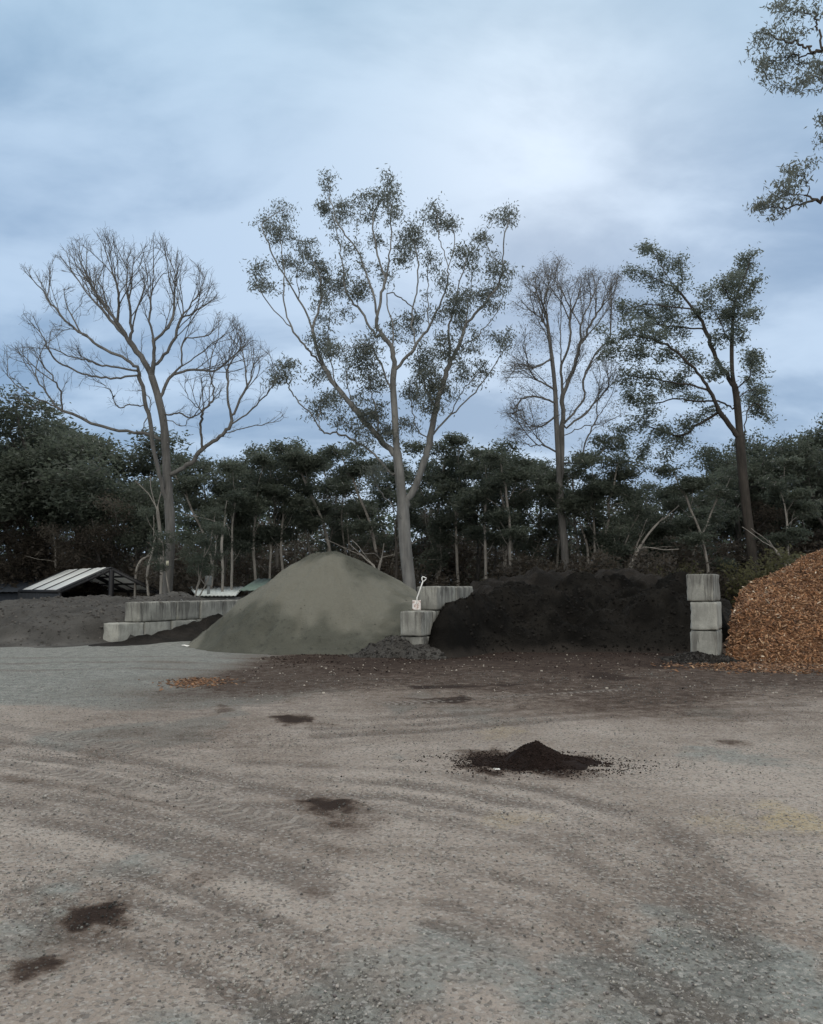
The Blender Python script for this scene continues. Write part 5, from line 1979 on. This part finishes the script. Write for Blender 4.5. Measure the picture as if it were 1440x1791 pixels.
# ------------------------------------------------------------------ forest kinds
def grow_kind(style, seed, nleaf):
    """a generic forest tree ten metres high at the origin: returns wood mesh and crown mesh"""
    R = np.random.default_rng(seed)
    P, par = [], []

    def stem(p0, d0, L, n, parent, wob=0.12, up=0.12):
        q = parent
        p = np.array(p0, float)
        d = np.array(d0, float)
        d /= np.linalg.norm(d)
        ids = []
        for i in range(n):
            d = d + R.normal(0, wob, 3)
            d[2] += up
            d /= np.linalg.norm(d)
            p = p + d * L / n
            P.append(p.copy())
            par.append(q)
            q = len(P) - 1
            ids.append(q)
        return ids

    P.append(np.array([0, 0, -0.2]))
    par.append(-1)
    A, cl = [], []

    def blob(c, r, flat, m):
        g = R.normal(0, 1, (m, 3))
        g /= np.linalg.norm(g, axis=1)[:, None]
        g *= (R.random(m) ** 0.45)[:, None] * r
        g[:, 2] *= flat
        A.append(c + g)
        cl.append(np.full(m, R.random()))

    if style == 'gum':
        ids = stem((0, 0, -0.2), (R.normal(0, .08), R.normal(0, .08), 1), R.uniform(6.5, 8), 18, 0, 0.07)
        for k in range(R.integers(4, 7)):
            i = ids[R.integers(6, 16)]
            a = R.uniform(0, 2 * pi)
            j = stem(P[i], (cos(a) * .8, sin(a) * .8, 1.1), R.uniform(2.2, 4.0), 9, i, 0.12)
            blob(P[j[-1]], R.uniform(0.55, 0.95), 0.6, 16)
            blob(P[j[-4]] + R.normal(0, .5, 3), R.uniform(0.45, 0.8), 0.55, 12)
        for k in range(8):
            a, r = R.uniform(0, 2 * pi), R.uniform(0.2, 1.6)
            blob(np.array([cos(a) * r, sin(a) * r, R.uniform(6.0, 9.4)]) + P[ids[-1]] * np.array([1, 1, 0]), R.uniform(0.5, 0.95), 0.55, 15)
        clr, ls, base_r = 0.21, (0.205, 0.068), 0.095
    elif style == 'dome':
        ids = stem((0, 0, -0.2), (R.normal(0, .1), R.normal(0, .1), 1), 5.0, 12, 0, 0.08)
        for k in range(8):
            a = 2 * pi * k / 8 + R.normal(0, .3)
            i = ids[R.integers(3, 12)]
            j = stem(P[i], (cos(a), sin(a), 0.75), R.uniform(2.5, 4.2), 9, i, 0.12, 0.10)
            blob(P[j[-1]] + [0, 0, .3], R.uniform(0.9, 1.4), 0.55, 26)
        for k in range(22):
            a, r = R.uniform(0, 2 * pi), 3.3 * math.sqrt(R.random())
            z = 9.4 - 0.28 * r * r - R.uniform(0, 2.4)
            blob(np.array([cos(a) * r, sin(a) * r, z]), R.uniform(0.7, 1.2), 0.5, 22)
        clr, ls, base_r = 0.25, (0.22, 0.08), 0.22
    elif style == 'multi':
        for s in range(R.integers(3, 5)):
            a = R.uniform(0, 2 * pi)
            ids = stem((0, 0, 0), (cos(a) * .35, sin(a) * .35, 1), R.uniform(7, 9), 18, 0, 0.07)
            for k in range(3):
                i = ids[R.integers(7, 17)]
                b_ = R.uniform(0, 2 * pi)
                j = stem(P[i], (cos(b_), sin(b_), 1.0), R.uniform(1.2, 2.6), 6, i, 0.14)
                blob(P[j[-1]], R.uniform(0.5, 0.9), 0.6, 14)
            blob(P[ids[-1]], R.uniform(0.6, 1.0), 0.6, 18)
            blob(P[ids[-5]] + R.normal(0, .5, 3), R.uniform(0.5, 0.8), 0.6, 12)
        clr, ls, base_r = 0.20, (0.20, 0.064), 0.095
    elif style == 'slim':
        ids = stem((0, 0, -0.2), (R.normal(0, .06), R.normal(0, .06), 1), 8.8, 22, 0, 0.05)
        for k in range(7):
            i = ids[R.integers(11, 21)]
            a = R.uniform(0, 2 * pi)
            j = stem(P[i], (cos(a), sin(a), 1.0), R.uniform(0.9, 1.9), 5, i, 0.14)
            blob(P[j[-1]], R.uniform(0.4, 0.75), 0.6, 12)
        blob(P[ids[-1]], 0.7, 0.7, 16)
        clr, ls, base_r = 0.18, (0.20, 0.062), 0.060
    elif style == 'shaggy':      # low brown understorey tree, foliage down the stem
        ids = stem((0, 0, -0.2), (R.normal(0, .12), R.normal(0, .12), 1), 7.5, 16, 0, 0.10)
        for k in range(14):
            i = ids[R.integers(3, 15)]
            a = R.uniform(0, 2 * pi)
            j = stem(P[i], (cos(a), sin(a), 0.6), R.uniform(1.4, 3.2), 7, i, 0.16)
            blob(P[j[-1]], R.uniform(0.6, 1.0), 0.7, 14)
            blob(P[j[-3]] - [0, 0, .3], R.uniform(0.5, 0.9), 0.7, 10)
        clr, ls, base_r = 0.25, (0.19, 0.058), 0.12
    else:                        # bush: foliage to the ground
        for s in range(5):
            a = R.uniform(0, 2 * pi)
            ids = stem((0, 0, 0), (cos(a) * .9, sin(a) * .9, 1), R.uniform(5, 9), 12, 0, 0.14)
            for q in (3, 5, 7, 9, 11):
                blob(P[ids[q]] + R.normal(0, .9, 3), R.uniform(1.2, 2.0), 0.8, 14)
        for k in range(8):
            a, r = R.uniform(0, 2 * pi), R.uniform(1, 4.0)
            blob(np.array([cos(a) * r, sin(a) * r, R.uniform(0.8, 4)]), R.uniform(1.2, 1.9), 0.8, 14)
        clr, ls, base_r = 0.5, (0.55, 0.22), 0.12
    A = np.concatenate(A)
    cl = np.concatenate(cl)
    A[:, 2] = np.maximum(A[:, 2], 0.1)
    Pn, par2 = colonize(P, par, A, 0.30, 0.45, 45, R, up=0.05, jit=0.18, back=0.3)
    w_ = tip_weights(par2)
    rad = radii(Pn, par2, w_, base_r, 0.014)
    rep = R.integers(0, len(A), nleaf)
    C = A[rep] + R.normal(0, 1, (nleaf, 3)) * np.array([clr, clr, clr * 0.6])
    k = 10.0 / np.percentile(C[:, 2], 99.8)
    return Pn * k, par2, rad * k, w_, C * k, cl[rep], ls, R


def kind_meshes(style, seed, nleaf, bark, leaf, droop=0.6):
    P, par, rad, w_, C, tint, ls, R = grow_kind(style, seed, nleaf)
    chs = chains(par, w_)
    wood = tubes_mesh(style + ' wood', P, rad, [c for l, c in chs], bark, np.zeros(3))
    crown = leaves_mesh(style + ' crown', C, leaf, R, ls[0], ls[1], droop, np.zeros(3), tintc=tint)
    return wood, crown


K = {}
for i in range(3):
    K['gum', i] = kind_meshes('gum', 200 + i, 11000, M['bark_pale'], M['leaf_green'])
    K['multi', i] = kind_meshes('multi', 220 + i, 11000, M['bark_pale'] if i != 1 else M['bark_grey'], M['leaf_green'])
    K['shaggy', i] = kind_meshes('shaggy', 260 + i, 13000, M['bark_grey'], M['leaf_brown'])
for i in range(2):
    K['dome', i] = kind_meshes('dome', 240 + i, 30000, M['bark_grey'], M['leaf_green'], 0.2)
    K['slim', i] = kind_meshes('slim', 250 + i, 5500, M['bark_pale'], M['leaf_green'])
    K['bush', i] = kind_meshes('bush', 270 + i, 6500, M['bark_grey'], M['leaf_brown'])
K['olive', 0] = kind_meshes('bush', 280, 5500, M['bark_grey'], M['leaf_olive'])
print('kinds', round(time.time() - T0_, 1))


def place(kind, i, u, top, Y, label, group, name='gum_tree', wide=1.0, rz=None, cat='tree'):
    wood, crown = K[kind, i]
    z = at(u, top, Y)[2]
    x = at(u, top, Y)[0]
    g0 = gz(x, Y)
    s = (z - g0) / 10.0
    root = empty(name, (x, Y, g0), random.uniform(0, 2 * pi) if rz is None else rz)
    root.scale = (s * wide, s * wide, s)
    link('trunk', wood, root)
    link('crown', crown, root)
    tag(root, label, cat, group)
    return root


G1 = 'trees of the dark wood behind the bays'
forest = [
    # kind, i, u, top, Y, width, label
    ('dome', 0, -25, 722, 52, 1.00, 'domed tree cut by the left edge of the photo'),
    ('dome', 1, 60, 735, 60, 0.90, 'domed tree between the one at the left edge and the big umbrella crown'),
    ('dome', 0, 165, 706, 54, 1.12, 'largest umbrella-crowned tree, left of the leafless tree'),
    ('dome', 1, 235, 835, 50, 0.85, 'lower rounded tree tucked under the right side of the umbrella crown'),
    ('shaggy', 0, 110, 850, 47, 1.15, 'brown shaggy tree right above the striped shed roof'),
    ('shaggy', 1, 20, 870, 46, 1.2, 'shaggy tree above the navy shed at far left'),
    ('shaggy', 2, 215, 880, 45, 1.1, 'brown shaggy tree just left of the leafless trunk'),
    ('multi', 0, 325, 880, 43, 0.95, 'pale many-stemmed tree just right of the leafless trunk'),
    ('multi', 1, 385, 798, 52, 1.05, 'round green many-stemmed tree right of the gap by the leafless tree'),
    ('gum', 0, 432, 805, 56, 1.0, 'gum above the left foot of the sand pile'),
    ('gum', 1, 485, 765, 54, 0.85, 'gum poking highest above the left slope of the sand pile'),
    ('slim', 0, 512, 790, 50, 1.2, 'slim pale-stemmed gum above the left shoulder of the sand pile'),
    ('multi', 2, 550, 790, 56, 1.0, 'many-stemmed gum just left of the sand peak'),
    ('slim', 1, 580, 775, 51, 1.3, 'slim straight gum rising right behind the sand peak'),
    ('shaggy', 1, 600, 850, 48, 1.0, 'brown shaggy tree between sand peak and tallest gum'),
    ('multi', 0, 640, 800, 58, 1.0, 'green many-stemmed tree left behind the tallest gum trunk'),
    ('gum', 2, 690, 800, 60, 1.1, 'gum hidden behind the trunk of the tallest gum'),
    ('gum', 0, 760, 775, 55, 1.0, 'gum with a ragged crown just right of the tallest gum trunk'),
    ('slim', 0, 800, 760, 52, 1.2, 'slim gum above the shovel wall'),
    ('multi', 1, 822, 800, 57, 1.1, 'spreading green tree above the left end of the compost'),
    ('shaggy', 0, 760, 880, 47, 1.1, 'dark brown shaggy tree directly behind the shovel'),
    ('gum', 1, 880, 785, 54, 1.1, 'tufted gum between the tallest gum and the feathery tree'),
    ('shaggy', 2, 870, 890, 46, 1.2, 'dark shaggy tree over the left half of the compost'),
    ('gum', 2, 935, 800, 58, 1.1, 'gum left behind the feathery tree'),
    ('multi', 2, 1000, 775, 54, 1.1, 'green many-stemmed tree behind the feathery trunk'),
    ('gum', 0, 1055, 800, 50, 1.1, 'gum right of the feathery trunk'),
    ('shaggy', 1, 985, 890, 47, 1.1, 'brown shaggy tree over the middle of the compost'),
    ('multi', 0, 1115, 822, 54, 1.25, 'lower tree filling the gap left of the leafy tree'),
    ('slim', 1, 1140, 838, 52, 1.3, 'slim pale-stemmed gum in the gap left of the leafy tree'),
    ('slim', 0, 1030, 790, 49, 1.3, 'slim pale-stemmed gum just right of the feathery trunk'),
    ('slim', 1, 905, 800, 48, 1.3, 'slim pale-stemmed gum halfway between tallest gum and feathery tree'),
    ('slim', 0, 845, 785, 49, 1.3, 'slim pale-stemmed gum above the left rim of the compost'),
    ('slim', 1, 665, 785, 50, 1.3, 'slim pale-stemmed gum close along the left of the tallest gum trunk'),
    ('slim', 0, 460, 795, 49, 1.3, 'slim pale-stemmed gum above the middle of the sand pile left slope'),
    ('slim', 1, 372, 815, 48, 1.3, 'slim pale-stemmed gum directly above the shed flue'),
    ('slim', 0, 405, 808, 47, 1.2, 'slim pale-stemmed gum right of the one above the shed flue'),
    ('slim', 1, 1240, 815, 48, 1.3, 'slim gum directly above the three-block column'),
    ('slim', 0, 1375, 800, 50, 1.3, 'slim gum above the middle of the mulch slope'),
    ('shaggy', 0, 1080, 900, 45, 1.0, 'leaning shaggy tree over the right half of the compost'),
    ('multi', 2, 1175, 832, 58, 1.35, 'low tree beneath the overhang of the leafy tree'),
    ('dome', 0, 1275, 752, 54, 0.72, 'rounded tree wrapped around the leafy tree trunk'),
    ('shaggy', 2, 1215, 880, 47, 1.2, 'dark shaggy tree above the three-block column'),
    ('dome', 1, 1345, 800, 56, 0.75, 'rounded tree just right of the leafy tree trunk'),
    ('shaggy', 1, 1310, 880, 46, 1.2, 'dark shaggy tree over the left slope of the mulch'),
    ('dome', 1, 1440, 728, 52, 0.85, 'dense dark tree at the right edge above the mulch'),
    ('shaggy', 0, 1400, 860, 45, 1.25, 'dark shaggy tree over the mulch at the right edge'),
]
for (k, i, u, top, Y, wd_, lb) in forest:
    Y += {'gum': -8, 'multi': -8, 'slim': -7, 'shaggy': 6, 'dome': 0}[k]
    nm = {'dome': 'umbrella_tree', 'gum': 'gum_tree', 'slim': 'gum_tree', 'multi': 'gum_tree', 'shaggy': 'understorey_tree'}[k]
    place(k, i, u, top, Y, lb, G1, nm, wd_)

G2 = 'bushes at the edge of the wood'
bushes = [
    ('bush', 0, 1150, 962, 36, 0.9, 'black bush standing over the right end of the compost'),
    ('olive', 0, 1195, 985, 40, 0.9, 'olive bush just left of the three-block column'),
    ('olive', 0, 1335, 962, 40, 0.9, 'olive bush behind the left slope of the mulch'),
    ('bush', 1, 1075, 968, 40, 1.2, 'dark bush over the right half of the compost'),
    ('bush', 0, 960, 975, 40, 1.2, 'dark bush over the middle of the compost'),
    ('bush', 1, 860, 970, 41, 1.2, 'dark bush above the end of the shovel wall'),
    ('bush', 0, 650, 960, 42, 1.0, 'dark bush between the sand peak and the tallest gum'),
    ('bush', 1, 450, 970, 44, 1.2, 'dark bush above the green shed roof'),
    ('bush', 0, 345, 955, 43, 1.1, 'dark bush above the white-roofed shed'),
    ('bush', 1, 240, 955, 46, 1.1, 'dark bush behind the right end of the open shed'),
    ('bush', 0, 70, 950, 52, 1.3, 'dark bush rising behind the striped shed roof'),
    ('bush', 1, 1260, 950, 43, 1.2, 'dark bush right behind the three-block column'),
]
for (k, i, u, top, Y, wd_, lb) in bushes:
    place(k, i, u, top, Y, lb, G2, 'bush', wd_, cat='bush')


# far wood and undergrowth as masses -------------------------------------------------
def far_wood():
    R = np.random.default_rng(90)
    n = 360000
    Y = R.uniform(62, 95, n)
    X = R.uniform(-1, 1, n) * Y * 0.72
    u = X / Y * F + 720
    # height of canopy changes from place to place
    top = 8.2 + 3.4 * fbm(X * 0.16, Y * 0.12, 4, 101)
    z = R.random(n) ** 0.9 * top
    dens = fbm(X * 0.55 + z * 0.1, z * 0.9 + Y * 0.5, 4, 102)
    keep = R.random(n) < np.clip((dens - 0.40) * 5.0, 0.03, 1) * np.where(z > 5.5, 0.42, 1.0)
    C = np.stack([X, Y, z - 1.3], -1)[keep]
    me = leaves_mesh('far_wood', C, M['leaf_dark'], R, 0.50, 0.20, 0.3, np.zeros(3))
    o = link('far_wood', me)
    tag(o, 'far part of the wood seen as one dark mass of foliage between the nearer trees', 'wood', kind='stuff')


def undergrowth():
    R = np.random.default_rng(91)
    n = 230000
    Y = R.uniform(49, 63, n)
    X = R.uniform(-1, 1, n) * Y * 0.70
    top = 3.6 + 5.0 * fbm(X * 0.25, Y * 0.2, 4, 103)
    z = R.random(n) * top
    dens = fbm(X * 0.6, z * 0.8 + Y * 0.6, 4, 104)
    keep = R.random(n) < np.clip((dens - 0.33) * 5.0, 0.06, 1)
    C = np.stack([X, Y, z - 1.3], -1)[keep]
    me = leaves_mesh('undergrowth', C, M['leaf_brown'], R, 0.34, 0.10, 0.2, np.zeros(3))
    o = link('undergrowth', me)
    tag(o, 'dark brown scrub and dead brush filling the foot of the wood', 'scrub', kind='stuff')


far_wood()
undergrowth()


# pale bare saplings and leaning stems along the wood's edge ---------------------------
def sapling(pts, Y, r, label, bark='bark_pale', seed=0, fork=2):
    R = np.random.default_rng(300 + seed)
    pp = catmull(pts, 5)
    P, par = [], []
    for k, q in enumerate(pp):
        p = at(q[0], q[1], Y + 0.02 * k)
        if k == 0:
            p[2] = gz(p[0], p[1]) - 0.1
        P.append(p)
        par.append(k - 1)
    n0 = len(P)
    for f in range(fork):
        i = int(n0 * R.uniform(0.45, 0.85))
        d = P[i] - P[i - 1]
        d = d / np.linalg.norm(d) + R.normal(0, 0.45, 3)
        q = i
        p = P[i]
        for s in range(6):
            d = d / np.linalg.norm(d) + R.normal(0, 0.12, 3)
            p = p + d * 0.32
            P.append(p)
            par.append(q)
            q = len(P) - 1
    P = np.array(P)
    w_ = tip_weights(par)
    rad = radii(P, par, w_, r, r * 0.28, flare=0.1)
    t = np.arange(len(P))
    O = P[0].copy()
    me = tubes_mesh('sapling', P, rad, [c for l, c in chains(par, w_)], M[bark], O)
    o = link('sapling', me, None, loc=O)
    tag(o, label, 'sapling', 'thin bare stems at the edge of the wood')


saps = [
    ([(622, 1060), (655, 1000), (640, 978), (610, 950)], 'pale bare stem leaning left from the right slope of the sand pile'),
    ([(660, 1060), (662, 1002), (668, 975), (672, 950)], 'upright whitish stem beside the leaning one right of the sand peak'),
    ([(236, 1060), (238, 1005), (246, 982), (262, 972), (276, 968)], 'pale stem bending right just left of the leafless trunk'),
    ([(300, 1060), (306, 1000), (320, 960), (338, 930)], 'pale stem leaning right just right of the leafless trunk'),
    ([(281, 1060), (283, 1000), (280, 930), (276, 890), (282, 860)], 'tall pale sapling running close along the left of the leafless trunk'),
    ([(262, 1060), (258, 1005), (268, 960), (272, 940)], 'thin stem in the clump left of the leafless trunk'),
    ([(98, 1055), (98, 1000), (97, 960), (94, 930)], 'upright pale stem behind the top of the striped roof'),
    ([(472, 1060), (472, 1000), (474, 960), (470, 930)], 'upright pale stem behind the left shoulder of the sand'),
    ([(388, 1060), (390, 1000), (388, 950), (396, 900)], 'upright grey stem right of the shed flue'),
    ([(1085, 1060), (1103, 990), (1130, 940), (1160, 905)], 'long stem leaning right over the right half of the compost'),
    ([(1100, 1050), (1112, 960), (1128, 930)], 'short stem leaning right beside the longest leaning one'),
    ([(1030, 1050), (1028, 960), (1016, 920), (1010, 880)], 'grey stem right of the feathery trunk'),
    ([(1385, 1010), (1372, 985), (1355, 960), (1345, 945)], 'pale stem leaning left out of the mulch crest'),
    ([(690, 1060), (694, 990), (692, 940), (688, 900)], 'dark thin stem just left of the tallest gum trunk'),
]
for i, (pts, lb) in enumerate(saps):
    sapling(pts, (49.5 if i == 6 else 39.0 + (i % 4) * 1.3), 0.065 if i not in (4, 9) else 0.085, lb, seed=i, bark='bark_pale' if i != 13 else 'bark_dark')
print('all', round(time.time() - T0_, 1))
